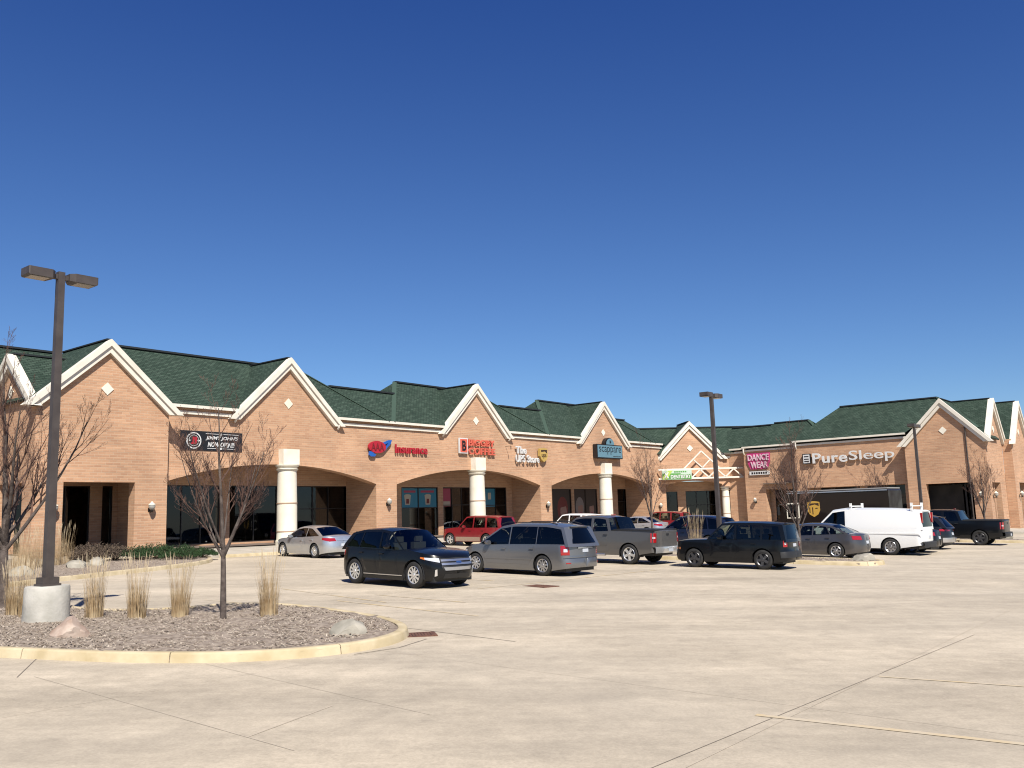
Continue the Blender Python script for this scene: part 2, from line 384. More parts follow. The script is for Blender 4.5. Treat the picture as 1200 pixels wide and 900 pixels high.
# ------------------------------------------------------------------ ground
def sheet(name, pts, dz, mat, parent=None, kind='structure'):
    """flat polygon (world x, y) laid on the sloping lot"""
    mb = MB(); n = len(pts); _, tr = tess([(p[0], p[1]) for p in pts])
    mb.add([(p[0], p[1], G(p[0], p[1]) + dz) for p in pts], tr)
    o = mb.build(name, mat, parent)
    if kind and parent is None: o['kind'] = kind
    return o
lot = MB().add([(x, y, G(x, y)) for x, y in ((-500, -400), (500, -400), (500, 700), (-500, 700))], [(0, 1, 2, 3)]).build('parking_lot', concrete_lot)
lot['kind'] = 'structure'
def strip(name, a, b, w, mat, parent, dz=.004):
    a, b = Vector(a[:2]), Vector(b[:2]); t = (b - a).normalized(); q = Vector((-t.y, t.x)) * w / 2
    return sheet(name, [a + q, a - q, b - q, b + q], dz, mat, parent)
def pstrip(name, p0, p1, w, mat, dz=.004): return strip(name, ground(*p0), ground(*p1), w, mat, lot, dz)
pstrip('slab_joint', (740, 910), (1142, 744), .011, jointm)
pstrip('slab_joint', (476, 736), (604, 752), .02, jointm)
pstrip('slab_joint', (20, 794), (44, 771), .014, jointm, .005)
pstrip('slab_joint', (415, 767), (468, 759), .022, jointm); pstrip('slab_joint', (468, 759), (500, 749), .022, jointm, .005)
pstrip('slab_joint', (240, 778), (505, 838), .008, patchm)
pstrip('slab_joint', (40, 793), (345, 880), .008, patchm)
pstrip('slab_joint', (290, 864), (390, 827), .02, patchm)
for k in range(-4, 9):                                          # saw cuts along and across the aisles
    q0, q1 = W(-8 + k * 9.2, -2), W(-8 + k * 9.2, 38)
    if k not in (1,): strip('slab_joint', q0, q1, .007, patchm, lot, .0042)
for k in range(0, 6):
    strip('slab_joint', W(-10, -3 + k * 7.1), W(74, -3 + k * 7.1), .007, patchm, lot, .0046)
# worn stall lines
for p0, p1, w in (((886, 838), (1205, 873), .10), ((1030, 793), (1205, 805), .07), ((395, 704), (560, 722), .09), ((330, 690), (452, 706), .07), ((440, 697), (545, 706), .08),
                  ((560, 690), (640, 682), .08), ((640, 682), (770, 668), .08), ((240, 703), (340, 712), .07)):
    pstrip('stall_line', p0, p1, w, yellowp, .0055)
for k in range(7):                                              # stalls in front of the shops
    s0 = 32 + k * 5.5; strip('stall_line', W(s0, 32.4), W(s0, 37.9), .1, yellowp, lot, .0055)
    strip('stall_line', W(22 + k * 2.9, 18.5), W(22 + k * 2.9, 23.5), .1, yellowp, lot, .0058)

def raised(name, pts, h, mat, parent=None, skirt=True):
    """slab with vertical sides standing on the lot"""
    n = len(pts); mb = MB(); _, tr = tess([(p[0], p[1]) for p in pts])
    mb.add([(p[0], p[1], G(p[0], p[1]) + h) for p in pts], tr)
    b = len(mb.v)
    mb.v += [Vector((p[0], p[1], G(p[0], p[1]) - .1)) for p in pts]
    for i in range(n):
        j = (i + 1) % n; mb.f.append((i, b + i, b + j, j))
    o = mb.build(name, mat, parent, fix=True)
    if parent is None: o['kind'] = 'structure'
    return o
def smooth_ring(pts, it=2, closed=True):
    pts = [Vector(p[:2]) for p in pts]
    for _ in range(it):
        q = []; n = len(pts)
        for i in range(n if closed else n - 1):
            a, b = pts[i], pts[(i + 1) % n]; q += [a * .75 + b * .25, a * .25 + b * .75]
        if not closed: q = [pts[0]] + q + [pts[-1]]
        pts = q
    return pts
def kerb_run(parent, pts, inside, w=.17, h=.15, seg=2.6):
    """kerb stones along a polyline; each stone is a piece with an open joint; battered face and rounded arris"""
    P = [Vector(p[:2]) for p in pts]; L = [0]
    for a, b in zip(P, P[1:]): L.append(L[-1] + (b - a).length)
    def at(l):
        l = min(max(l, 0), L[-1])
        for i in range(len(P) - 1):
            if l <= L[i + 1] + 1e-9:
                t = (P[i + 1] - P[i]); return P[i] + t * ((l - L[i]) / max(1e-9, L[i + 1] - L[i])), t.normalized()
    n = max(1, round(L[-1] / seg))
    for k in range(n):
        a, b = L[-1] * k / n + .008, L[-1] * (k + 1) / n - .008; m = max(2, int((b - a) / .22)); rows = []
        for i in range(m + 1):
            p, t = at(a + (b - a) * i / m); q = Vector((-t.y, t.x)) * inside; r = []
            for off, z in ((-.035, -.03), (-.02, .02), (.0, h - .03), (.012, h - .008), (.035, h), (w - .02, h), (w, h - .015), (w, -.03)):
                c = p + q * off; r.append((c.x, c.y, G(c.x, c.y) + z))
            rows.append(r)
        mb = MB().grid(rows); mb.f.append(tuple(range(8))); e = len(mb.v) - 8; mb.f.append(tuple(range(e, e + 8))[::-1])
        mb.build('kerb_stone', kerbm, parent, smooth=50, fix=True)

# ------------------------------------------------------------------ the shopping building
BO = (48, 45, 0)
mall = empty('shopping_building', W(*BO), BROT, 'long tan brick strip of shops with green shingled roof and cream trimmed gables', 'building')
_old = boxuv
def boxuv(me):
    l = me.uv_layers.new(name='UVMap'); d = l.data
    for p in me.polygons:
        n = p.normal
        for li in p.loop_indices:
            c = me.vertices[me.loops[li].vertex_index].co
            if abs(n.z) > .9: uv = (c.x, c.y)
            elif abs(n.x) > .4 and abs(n.y) > .4: uv = ((c.x - c.y) * .7071, c.z)
            elif abs(n.x) > abs(n.y): uv = (c.y, c.z)
            else: uv = (c.x, c.z)
            d[li].uv = uv
def bp(mb, name, mat, parent=None, smooth=None): return mb.build(name, mat, parent or mall, smooth, origin=BO, uv=True, fix=True)
def mpd(D): return lambda u, v, e: (u, D + e, v)               # wall facing the lot (towards -d)
def mps(S): return lambda u, v, e: (S + e, u, v)               # wall facing -s
R2 = math.sqrt(.5)
def mpc(u, v, e): return (73.8 + (u + e) * R2, 41.5 + (e - u) * R2, v)   # the 45 degree corner front
def arc_pts(a, b, zs, zc, n=14):
    c = (a + b) / 2; h = (b - a) / 2; r = zc - zs; R = (h * h + r * r) / (2 * r); out = []
    for i in range(n + 1):
        u = a + (b - a) * i / n; out.append((u, zc - R + math.sqrt(max(0, R * R - (u - c) ** 2))))
    return out
def gable_top(c, h, e, p): return [(c - h, e), (c, p), (c + h, e)]
def gable_trim(mp, c, h, e, p, feet=(1, 1)):
    """raking cornice in two stepped boards, with the diamond tile"""
    k = (p - e) / h
    def band(o0, o1, d0, d1, name):
        up = math.sqrt(1 + k * k)
        lo = e - .42
        def x_at(off): return h + (p + off * up - (e)) / k - (p - e) / k
        L0, L1 = o0 * up, o1 * up
        def xz(L, z): return (p + L - z) / k
        z0 = lo
        poly = [(c - xz(L1, z0), z0), (c - xz(L0, z0), z0), (c, p + L0), (c + xz(L0, z0), z0), (c + xz(L1, z0), z0), (c, p + L1)]
        bp(MB().prism(poly, mp, d0, d1), name, trim)
    band(-.12, .12, -.30, .12, 'gable_trim'); band(-.36, -.122, -.20, .10, 'gable_trim')
    z = e + (p - e) * .22
    q = .30
    bp(MB().prism([(c, z - q), (c + q, z), (c, z + q), (c - q, z)], mp, -.035, .05), 'diamond_tile', stone)
ZB = -.9
BAYS = ((23.95, 38.2), (39.95, 55.05), (56.5, 71.9))
GC = ((31.55, 3.35), (47.75, 3.35), (64.2, 3.5))
EA = 7.98
# long front
out = [(23.3, ZB)]
for a, b in BAYS: out += [(a, ZB)] + arc_pts(a, b, 4.17, 5.22) + [(b, ZB)]
out += [(73.8, ZB), (73.8, EA)]
for c, h in GC[::-1]: out += [(c + h, EA), (c, 11.15), (c - h, EA)]
out += [(23.3, EA)]
bp(MB().prism(out, mpd(41.5), 0, .6), 'front_wall', brick)
for c, h in GC: gable_trim(mpd(41.5), c, h, EA, 11.15)
for a, b in BAYS:
    inner = arc_pts(a, b, 4.17, 5.22, 20); outer = arc_pts(a - .0, b + .0, 4.55, 5.60, 20)
    bp(MB().prism(inner + outer[::-1], mpd(41.5), -.02, .02), 'brick_arch', brickv)
# projecting end block with its gable
e1 = 7.85
bp(MB().prism([(17.45, ZB), (18.75, ZB), (18.75, 4.12), (22.1, 4.12), (22.1, ZB), (23.75, ZB), (23.75, e1), (20.6, 10.65), (17.45, e1)], mpd(40.7), 0, .55), 'front_wall', brick)
gable_trim(mpd(40.7), 20.6, 3.15, e1, 10.65)
bp(MB().prism([(41.26, ZB), (41.75, ZB), (41.75, 4.12), (44.3, 4.12), (44.3, ZB), (52, ZB), (52, e1), (45.8, e1), (43.3, 9.95), (41.26, e1)], mps(17.45), 0, .5), 'end_wall', brick)
gable_trim(mps(17.45), 43.4, 2.35, e1, 9.95)
bp(MB().box((23.25, 41.26, ZB), (23.75, 41.49, e1)), 'return_wall', brick)
bp(MB().box((5, 52, ZB), (17.9, 52.4, 8.0)), 'rear_wall', brick)
# arcade behind the arches
DB = 44.3; KR = DB / 43.5
SOF = 5.55
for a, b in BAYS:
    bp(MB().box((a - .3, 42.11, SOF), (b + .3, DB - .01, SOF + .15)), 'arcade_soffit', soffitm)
def opening_wall(name, mp, a, b, z1, holes, t=.3):
    """brick wall between shop windows: solid pieces left around the openings"""
    xs = a
    for (h0, h1, s0, s1) in holes:
        if h0 > xs + .01: bp(MB().prism([(xs, ZB), (h0, ZB), (h0, z1), (xs, z1)], mp, 0, t), name, brick)
        bp(MB().prism([(h0 + .002, s1), (h1 - .002, s1), (h1 - .002, z1 - .002), (h0 + .002, z1 - .002)], mp, .002, t), name, brick)
        if s0 > ZB: bp(MB().prism([(h0 + .002, ZB), (h1 - .002, ZB), (h1 - .002, s0), (h0 + .002, s0)], mp, .002, t), name, brick)
        xs = h1
    if b > xs + .01: bp(MB().prism([(xs, ZB), (b, ZB), (b, z1), (xs, z1)], mp, 0, t), name, brick)
PANES = []
def shop_window(mp, u0, u1, z0, z1, vs_=(), hs=(), door=None, back=True):
    """frame with mullions; every pane its own piece; a dark room behind"""
    fr = MB(); w = .055
    us = [u0] + [u0 + (u1 - u0) * v for v in vs_] + [u1]; zs = [z0] + [z0 + (z1 - z0) * h for h in hs] + [z1]
    def bx(a, b, c, d, e0=.06, e1=.18):
        fr.prism([(a, c), (b, c), (b, d), (a, d)], mp, e0, e1)
    bx(u0, u1, z0, z0 + w); bx(u0, u1, z1 - w, z1)
    for i, u in enumerate(us):
        o = 0 if i == 0 else (-w if i == len(us) - 1 else -w / 2); bx(u + o, u + o + w, z0 + w, z1 - w)
    for z in zs[1:-1]:
        for a, b in zip(us, us[1:]): bx(a + w, b - w, z - w / 2, z + w / 2, .07, .17)
    f = bp(fr, 'shop_window' if door is None else 'shop_door', bronze)
    for a, b in zip(us, us[1:]):
        for c, d in zip(zs, zs[1:]):
            g = MB().prism([(a + .02, c + .02), (b - .02, c + .02), (b - .02, d - .02), (a + .02, d - .02)], mp, .11, .118)
            bp(g, 'pane', store_glass, f)
    if door is not None:
        h = MB().tube([mp(us[-1] - .16 if len(us) < 3 else us[1] - .14, z0 + .9, .02), mp(us[-1] - .16 if len(us) < 3 else us[1] - .14, z0 + 1.35, .02)], .018, 6)
        bp(h, 'door_handle', alloy, f)
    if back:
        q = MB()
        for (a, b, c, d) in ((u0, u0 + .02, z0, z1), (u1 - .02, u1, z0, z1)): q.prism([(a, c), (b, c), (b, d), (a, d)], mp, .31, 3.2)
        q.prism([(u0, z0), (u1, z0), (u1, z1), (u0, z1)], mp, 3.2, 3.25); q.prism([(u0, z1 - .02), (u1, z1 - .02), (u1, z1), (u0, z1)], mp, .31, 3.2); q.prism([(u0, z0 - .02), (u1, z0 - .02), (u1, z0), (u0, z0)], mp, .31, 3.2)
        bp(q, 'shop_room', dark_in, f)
    return f
WINS = [(a * KR, b * KR, 2.1 + (c - 2.1) * KR, 2.1 + (d - 2.1) * KR, e, f) for a, b, c, d, e, f in ((25.15, 28.55, 1.0, 4.13, (.33, .66), ()), (29.15, 32.35, 1.0, 4.13, (.5,), ()), (33.4, 37.95, .55, 4.12, (.34, .60), (.62,)), (38.5, 39.95, .5, 4.12, (.4,), ()),
        (42.3, 45.85, .6, 4.09, (.47,), (.6,)), (46.35, 49.4, .4, 4.09, (.32, .66), (.66,)), (50.15, 53.4, .6, 4.1, (.62,), (.62,)), (54.6, 56.95, .5, 4.1, (.5,), (.62,)),
        (59.3, 62.0, .9, 4.0, (), ()), (62.4, 65.9, .9, 4.0, (.5,), ()), (67.0, 67.7, .4, 4.0, (), ()), (69.2, 71.6, .3, 4.0, (.5,), (.7,)))]
opening_wall('shopfront_wall', mpd(DB), 23.6, 74.6, SOF, [(a, b, z0, z1) for a, b, z0, z1, _, _ in WINS])
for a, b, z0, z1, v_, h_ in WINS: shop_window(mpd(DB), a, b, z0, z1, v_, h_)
for s0, s1 in ((38.2, 39.95), (55.05, 56.5), (71.9, 73.8)):
    bp(MB().box((s0 + .002, 42.101, ZB), (s1 - .002, DB - .001, SOF)), 'arcade_pier', brick)
bp(MB().box((23.3, 42.101, ZB), (23.95, DB - .001, SOF)), 'arcade_pier', brick)
# gable-end porch of the projecting block
opening_wall('shopfront_wall', mpd(44.2), 17.96, 23.25, 5, [(18.2, 21.7, .9, 4.1), (22.3, 22.85, .9, 4.1)])
shop_window(mpd(44.2), 18.2, 21.7, .9, 4.1, (.33, .66), ()); shop_window(mpd(44.2), 22.3, 22.85, .9, 4.1)
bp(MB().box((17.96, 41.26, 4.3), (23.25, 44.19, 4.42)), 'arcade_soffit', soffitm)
bp(MB().box((23.1, 41.251, ZB), (23.249, 44.19, 4.29)), 'arcade_pier', brick)
# columns
def column(c, d, zt=5.2, zf=.3, r=.57, blk=True, mp=None):
    mb = MB(); z0 = zf
    mb.lathe([(r + .06, z0 - 1), (r + .06, z0 + .25), (r + .02, z0 + .3), (r, z0 + .34), (r - .01, 1.48), (r - .015, 3.0), (r - .05, zt - .34)], 28, c=(c, d, 0))
    k = bp(mb, 'column', stone, smooth=35)
    cp_ = MB().lathe([(r - .05, zt - .34), (r + .02, zt - .30), (r + .05, zt - .24), (r - .02, zt - .21), (r - .02, zt - .16), (r + .06, zt - .11), (r + .10, zt - .04), (r + .10, zt + .001)], 28, c=(c, d, 0))
    bp(cp_, 'capital', stone, k, smooth=35)
    for z in (1.48, 3.03):
        bp(MB().lathe([(r - .03, z), (r + .006, z), (r + .006, z + .06), (r - .03, z + .06)], 28, c=(c, d, 0)), 'brick_band', stoneband, k, smooth=35)
    if blk: bp(MB().box((c - .55, d - .40, zt + .003), (c + .55, d + .5, zt + .86)), 'capital_block', stone, k)
for c, _ in GC: column(c - .1, 41.45, zf=GS(c, 41) + .3)
# eaves: gutter, soffit and frieze board between the gables
def eave(mp, u0, u1, z, n1=False, n2=False):
    g = MB().prism([(u0, z - .15), (u1, z - .15), (u1, z), (u0, z)], mp, -.27, -.14)
    bp(g, 'gutter', trim)
    bp(MB().prism([(u0, z - .13), (u1, z - .13), (u1, z - .09), (u0, z - .09)], mp, -.139, -.001), 'eave_soffit', trim)
    bp(MB().prism([(u0, z - .46), (u1, z - .46), (u1, z - .30), (u0, z - .30)], mp, -.10, -.001), 'frieze_board', trim)
def elbow(mp, u, z):
    bp(MB().tube([mp(u, z - .13, -.22), mp(u, z - .5, -.22), mp(u, z - .6, -.18), mp(u, z - .7, -.08)], .065, 8), 'downspout', trim)
segs = [(23.5, GC[0][0] - GC[0][1])] + [(GC[i][0] + GC[i][1], GC[i + 1][0] - GC[i + 1][1]) for i in (0, 1)] + [(GC[2][0] + GC[2][1], 74.0)]
for a, b in segs: eave(mpd(41.5), a + .1, b - .1, 8.12)
for a in (28.0, 35.1, 44.2, 51.3, 60.5, 67.9): elbow(mpd(41.5), a, 8.12)
bp(MB().tube([(23.95, 41.4, 7.6), (23.95, 41.4, .4)], .06, 8), 'downspout', polem)
# corner front
ec = 6.98
out = [(0, ZB), (.35, ZB)] + arc_pts(.35, 5.75, 4.25, 4.62, 10) + [(5.75, 4.0), (7.9, 4.0), (8.3, 4.0), (8.3, ec), (5.8, ec), (2.85, 9.98), (-.1, ec)]
bp(MB().prism(out, mpc, .02, .5), 'corner_wall', brick)
gable_trim(mpc, 2.85, 2.95, ec, 9.98)
eave(mpc, 6.0, 8.1, 7.12)
opening_wall('shopfront_wall', lambda u, v, e: mpc(u, v, e + 2), -1.5, 9, 4.6, [(.3, 2.0, .3, 3.7), (2.8, 6.0, .2, 3.7), (6.5, 8.4, .2, 3.7)])
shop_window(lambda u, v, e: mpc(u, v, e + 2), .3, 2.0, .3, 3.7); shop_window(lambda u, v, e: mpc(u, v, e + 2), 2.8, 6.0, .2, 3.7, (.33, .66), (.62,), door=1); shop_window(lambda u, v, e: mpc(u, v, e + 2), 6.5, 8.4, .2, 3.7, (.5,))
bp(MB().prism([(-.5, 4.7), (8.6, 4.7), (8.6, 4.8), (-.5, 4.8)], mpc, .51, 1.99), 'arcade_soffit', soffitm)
pc = mpc(6.1, 0, .26); column(pc[0], pc[1], zt=4.0, zf=.1, r=.36, blk=False)
# white lattice beam across the corner
tr_ = MB(); off = -.9
def lb(a, b, w=.15): tr_.bar(mpc(a[0], a[1], off), mpc(b[0], b[1], off), .12, w, Vector((R2, R2, 0)).cross(Vector(mpc(b[0], b[1], 0)) - Vector(mpc(a[0], a[1], 0))).normalized())
lb((-.55, 5.66), (7.75, 5.66)); lb((-.55, 4.82), (7.75, 4.82))
for u0 in (2.6, 4.2, 5.8):
    lb((u0, 4.88), (u0 + .8, 5.6), .11); lb((u0 + .8, 5.6), (u0 + 1.6, 4.88), .11)
lb((1.9, 5.72), (3.6, 7.3), .11); lb((3.6, 7.3), (5.25, 5.72), .11); lb((2.85, 6.5), (3.7, 5.72), .09); lb((4.4, 6.5), (3.6, 5.72), .09)
bp(tr_, 'lattice_beam', trim)
# right wing
eb = 7.2
bp(MB().prism([(37.0, ZB), (34.95, ZB), (34.95, eb), (37.0, eb)], mps(78.44), 0, .4), 'wing_wall', brick)
bp(MB().prism([(35.0, ZB), (33.1, ZB), (33.1, 3.55), (29.3, 3.55), (29.3, eb), (35.0, eb)], mps(77.6), 0, .83), 'wing_wall', brick)
bp(MB().prism([(29.85, ZB), (28.95, ZB), (28.95, 3.5), (20.9, 3.5), (20.9, ZB), (20.3, ZB), (20.3, eb), (29.85, eb)], mps(76.6), 0, .6), 'wing_wall', brick)
e3 = 6.85
bp(MB().prism([(20.45, ZB), (19.1, ZB), (19.1, 3.4), (15.75, 3.4), (15.75, ZB), (14.6, ZB), (14.6, e3), (17.5, 9.85), (20.45, e3)], mps(75.8), 0, .6), 'wing_wall', brick)
gable_trim(mps(75.8), 17.5, 2.92, e3, 9.85)
eave(mps(78.44), 36.7, 35.05, 7.45); eave(mps(77.6), 35.05, 29.9, 7.5); eave(mps(76.6), 29.9, 20.5, 7.62)
elbow(mps(76.6), 29.6, 7.6); elbow(mps(77.6), 34.9, 7.5)
bp(MB().tube([(75.72, 15.9, 8.0), (75.72, 15.9, 0)], .05, 8), 'downspout', polem)
bk = lambda u, v, e: (78.9 + e, u, v)
opening_wall('shopfront_wall', bk, 14.9, 34.5, 4.2, [(15.2, 18.0, -.1, 3.5), (21.2, 24.6, .2, 3.5), (25.2, 28.6, .2, 3.5), (30.2, 32.8, .0, 3.5)])
for a, b, v_ in ((15.2, 18.0, (.5,)), (21.2, 24.6, (.33, .66)), (25.2, 28.6, (.33, .66)), (30.2, 32.8, (.5,))): shop_window(bk, a, b, .0, 3.5, v_, (.7,) if a != 15.2 else ())
bp(MB().box((77.21, 20.5, 4.0), (78.89, 33.2, 4.1)), 'arcade_soffit', soffitm); bp(MB().box((76.41, 15.21, 4.0), (78.89, 20.29, 4.1)), 'arcade_soffit', soffitm)
# far right fronts round the corner
bp(MB().prism([(76.41, ZB), (76.9, ZB), (76.9, 3.35), (79.9, 3.35), (79.9, ZB), (82.0, ZB), (82.0, e3), (79.2, 9.85), (76.41, e3)], mpd(14.6), .001, .6), 'wing_wall', brick)
gable_trim(mpd(14.6), 79.2, 2.85, e3, 9.85)
bp(MB().prism([(82.0, ZB), (83.6, ZB), (83.6, 3.35), (87.8, 3.35), (87.8, ZB), (97, ZB), (97, e3), (88.9, e3), (85.6, 10.05), (82.3, e3), (82.0, e3)], mpd(13.9), 0, .69), 'wing_wall', brick)
gable_trim(mpd(13.9), 85.6, 3.3, e3, 10.05)
eave(mpd(13.9), 88.9, 97, 7.05)
for a, b in ((77.3, 79.7), (84, 87.4)): shop_window(mpd(16.5), a, b, .0, 3.3, (.5,))
opening_wall('shopfront_wall', mpd(16.5), 79.21, 97, 4.2, [(84, 87.4, -.1, 3.3)])
bp(MB().box((79.21, 14.61, 4.0), (97, 16.49, 4.1)), 'arcade_soffit', soffitm)

# roofs
T40 = math.tan(rad(40))
def ridge(a, b, parent): bp(MB().bar(a, b, .34, .10), 'ridge_cap', ridgem, parent)
def hip(s0, s1, d0, d1, e, l=True, r=True, dz=0, cap=True, name='roof', notch=(), caps=None, hips=False):
    """hipped roof on a plan rectangle; ridge along its longer side; l / r: hipped or plain ends"""
    mb = MB()
    if s1 - s0 > d1 - d0:
        h = (d1 - d0) / 2; z = e + h * T40 + dz; m = (d0 + d1) / 2; a = s0 + (h if l else 0); b = s1 - (h if r else 0)
        mb.add([(s0, d0, e + dz), (s1, d0, e + dz), (s1, d1, e + dz), (s0, d1, e + dz), (a, m, z), (b, m, z)], [(2, 3, 4, 5), (1, 2, 5), (3, 0, 4)] + ([] if notch else [(0, 1, 5, 4), (3, 2, 1, 0)]))
        if notch:
            pl = [(s0, d0)]
            for n0, n1 in notch:
                if n0 > s0 and n1 < s1: pl += [(n0, d0), (n0 + .88, d0 + 1.0), (n1 - .88, d0 + 1.0), (n1, d0)]
            pl += [(s1, d0), (b, m), (a, m)]; _, tr = tess(pl)
            mb.add([(u, v, e + dz + (v - d0) * T40) for u, v in pl], tr)
        q = ((a, m, z + .02), (b, m, z + .02))
    else:
        h = (s1 - s0) / 2; z = e + h * T40 + dz; m = (s0 + s1) / 2; a = d0 + (h if l else 0); b = d1 - (h if r else 0)
        mb.add([(s0, d0, e + dz), (s1, d0, e + dz), (s1, d1, e + dz), (s0, d1, e + dz), (m, a, z), (m, b, z)], [(0, 1, 4), (1, 2, 5, 4), (2, 3, 5), (3, 0, 4, 5), (3, 2, 1, 0)])
        if notch:
            mb.f = mb.f[:3]; pl = [(d0, s0)]
            for n0, n1 in notch: pl += [(n0, s0), (n0 + .88, s0 + 1.0), (n1 - .88, s0 + 1.0), (n1, s0)]
            pl += [(d1, s0), (b, m), (a, m)]; _, tr = tess(pl)
            mb.add([(v, u, e + dz + (v - s0) * T40) for u, v in pl], tr)
        q = ((m, a, z + .02), (m, b, z + .02))
    o = bp(mb, name, shingle)
    if hips:
        for v in ((s0, d0), (s1, d0)):
            n_ = min(q, key=lambda t: (t[0] - v[0]) ** 2 + (t[1] - v[1]) ** 2); bp(MB().bar((v[0], v[1], e + .01), (n_[0], n_[1], n_[2] - .01), .30, .05), 'hip_cap', hipm, o)
    for c0, c1 in caps or (): ridge((c0, q[0][1], q[0][2]), (c1, q[0][1], q[0][2]), o)
    if cap and caps is None and (Vector(q[0]) - Vector(q[1])).length > .3: ridge(*q, o)
    return o, q
NT = [(18.5, 23.78)] + [(c - h, c + h) for c, h in GC]
hip(18.4, 74.6, 41.28, 46.9, 8.10, l=False, r=True, dz=-.03, notch=NT, caps=((36.6, 42.2), (53.4, 58.8), (70.0, 71.8)))
for a, b in ((18.4, 39.2), (39.5, 56.0), (56.0, 72.6)): hip(a, b, 41.28, 49.4, 8.10, notch=NT, hips=True)
hip(0, 26, 45, 53, 8.1, l=False)
def gable_roof(mp, c, h, e, p, depth, lip=.26):
    k = (p - e) / h; q = .16; hh = h + .22; lo = p + q - hh * k
    mb = MB(); th = .09
    poly = [(c - hh, lo), (c, p + q), (c + hh, lo), (c + hh - .05, lo - th), (c, p + q - th), (c - hh + .05, lo - th)]
    mb.prism(poly, mp, -lip, depth)
    o = bp(mb, 'gable_roof', shingle); bp(MB().bar(mp(c, p + q + .03, -lip + .25), mp(c, p + q + .03, depth), .2, .06), 'ridge_cap', ridgem, o)
for c, h in GC: gable_roof(mpd(41.5), c, h, EA, 11.15, 3.9)
gable_roof(mpd(40.7), 20.6, 3.15, e1, 10.65, 4.6)
gable_roof(mps(17.45), 43.4, 2.35, e1, 9.95, 3.5)
gable_roof(mpc, 2.85, 2.95, ec, 9.98, 3.6)
gable_roof(mps(75.8), 17.5, 2.92, e3, 9.85, 4.2)
gable_roof(mpd(14.6), 79.2, 2.85, e3, 9.85, 4)
gable_roof(mpd(13.9), 85.6, 3.3, e3, 10.05, 5)
mb = MB(); rz = 7.12 + 3.2 * T40
pl = [(-7, -.5), (-.1, -.5), (.8, .55), (4.9, .55), (5.8, -.5), (12, -.5), (12, 2.7), (-7, 2.7)]; _, tr_i = tess(pl)
mb.add([mpc(u, 7.12 + (v + .5) * T40, v) for u, v in pl], tr_i); mb.add([mpc(-7, rz, 2.7), mpc(12, rz, 2.7), mpc(12, 7.12, 6), mpc(-7, 7.12, 6)], [(0, 1, 2, 3)])
o = bp(mb, 'roof', shingle); ridge(mpc(-7, rz + .02, 2.7), mpc(12, rz + .02, 2.7), o)
hip(78.2, 83.4, 28.0, 40.0, 7.43); hip(77.38, 82.58, 27.0, 35.4, 7.48, hips=True); hip(76.38, 83.46, 15.1, 30.2, 7.6, l=True, notch=((15.2, 20.45),), hips=True); hip(81, 99, 14.9, 21.3, 7.0, l=False)

# wall lanterns
def lantern(mp, u, z, label):
    p0 = Vector(mp(u, z, -.12)); root = empty('wall_lantern', W(*p0), BROT, label, 'wall lamp', 'lanterns on the brick piers')
    o = tuple(p0)
    def q(mb, n, m, par=None): return mb.build(n, m, par or root, 35, origin=o, fix=True)
    q(MB().bar(mp(u, z - .12, -.01), mp(u, z + .06, -.01), .16, .03, Vector(mp(0, 0, 1)) - Vector(mp(0, 0, 0))), 'wall_plate', bronze)
    q(MB().tube([mp(u, z - .08, -.03), mp(u, z - .16, -.12), mp(u, z - .1, -.2)], .02, 6), 'arm', bronze)
    c = mp(u, z, -.22)
    q(MB().lathe([(.03, -.14), (.07, -.12), (.085, -.08), (.05, -.05)], 12, c=c), 'base_cup', bronze)
    g = q(MB().lathe([(.05, -.05), (.13, .02), (.16, .12), (.14, .20)], 14, c=c), 'globe', lens)
    q(MB().lathe([(.16, .19), (.17, .21), (.08, .28), (.02, .36)], 12, c=c), 'cap', stone)
for mp, u, z, w in ((mpd(40.7), 22.86, 2.85, 'globe lantern on the brick pier of the projecting end gable'), (mpd(41.5), 39.1, 2.95, 'globe lantern on the pier below the red insurance lettering'),
                    (mpd(41.5), 55.75, 2.6, 'globe lantern on the pier below the white store lettering'), (mpd(41.5), 73.0, 2.3, 'globe lantern on the last pier beside the lattice corner'),
                    (mps(77.6), 34.1, 2.5, 'globe lantern below the pink dance wear sign'), (mps(75.8), 15.2, 2.35, 'globe lantern on the right wing gable pier'),
                    (mpd(14.6), 76.65, 2.3, 'pale lantern beside the narrow doorway of the side front'), (mpd(13.9), 83.0, 2.3, 'pale lantern on the farthest gable of the side front'),
                    (mpd(40.7), 18.3, 2.85, 'globe lantern on the left jamb of the end gable porch')):
    lantern(mp, u, z, w)

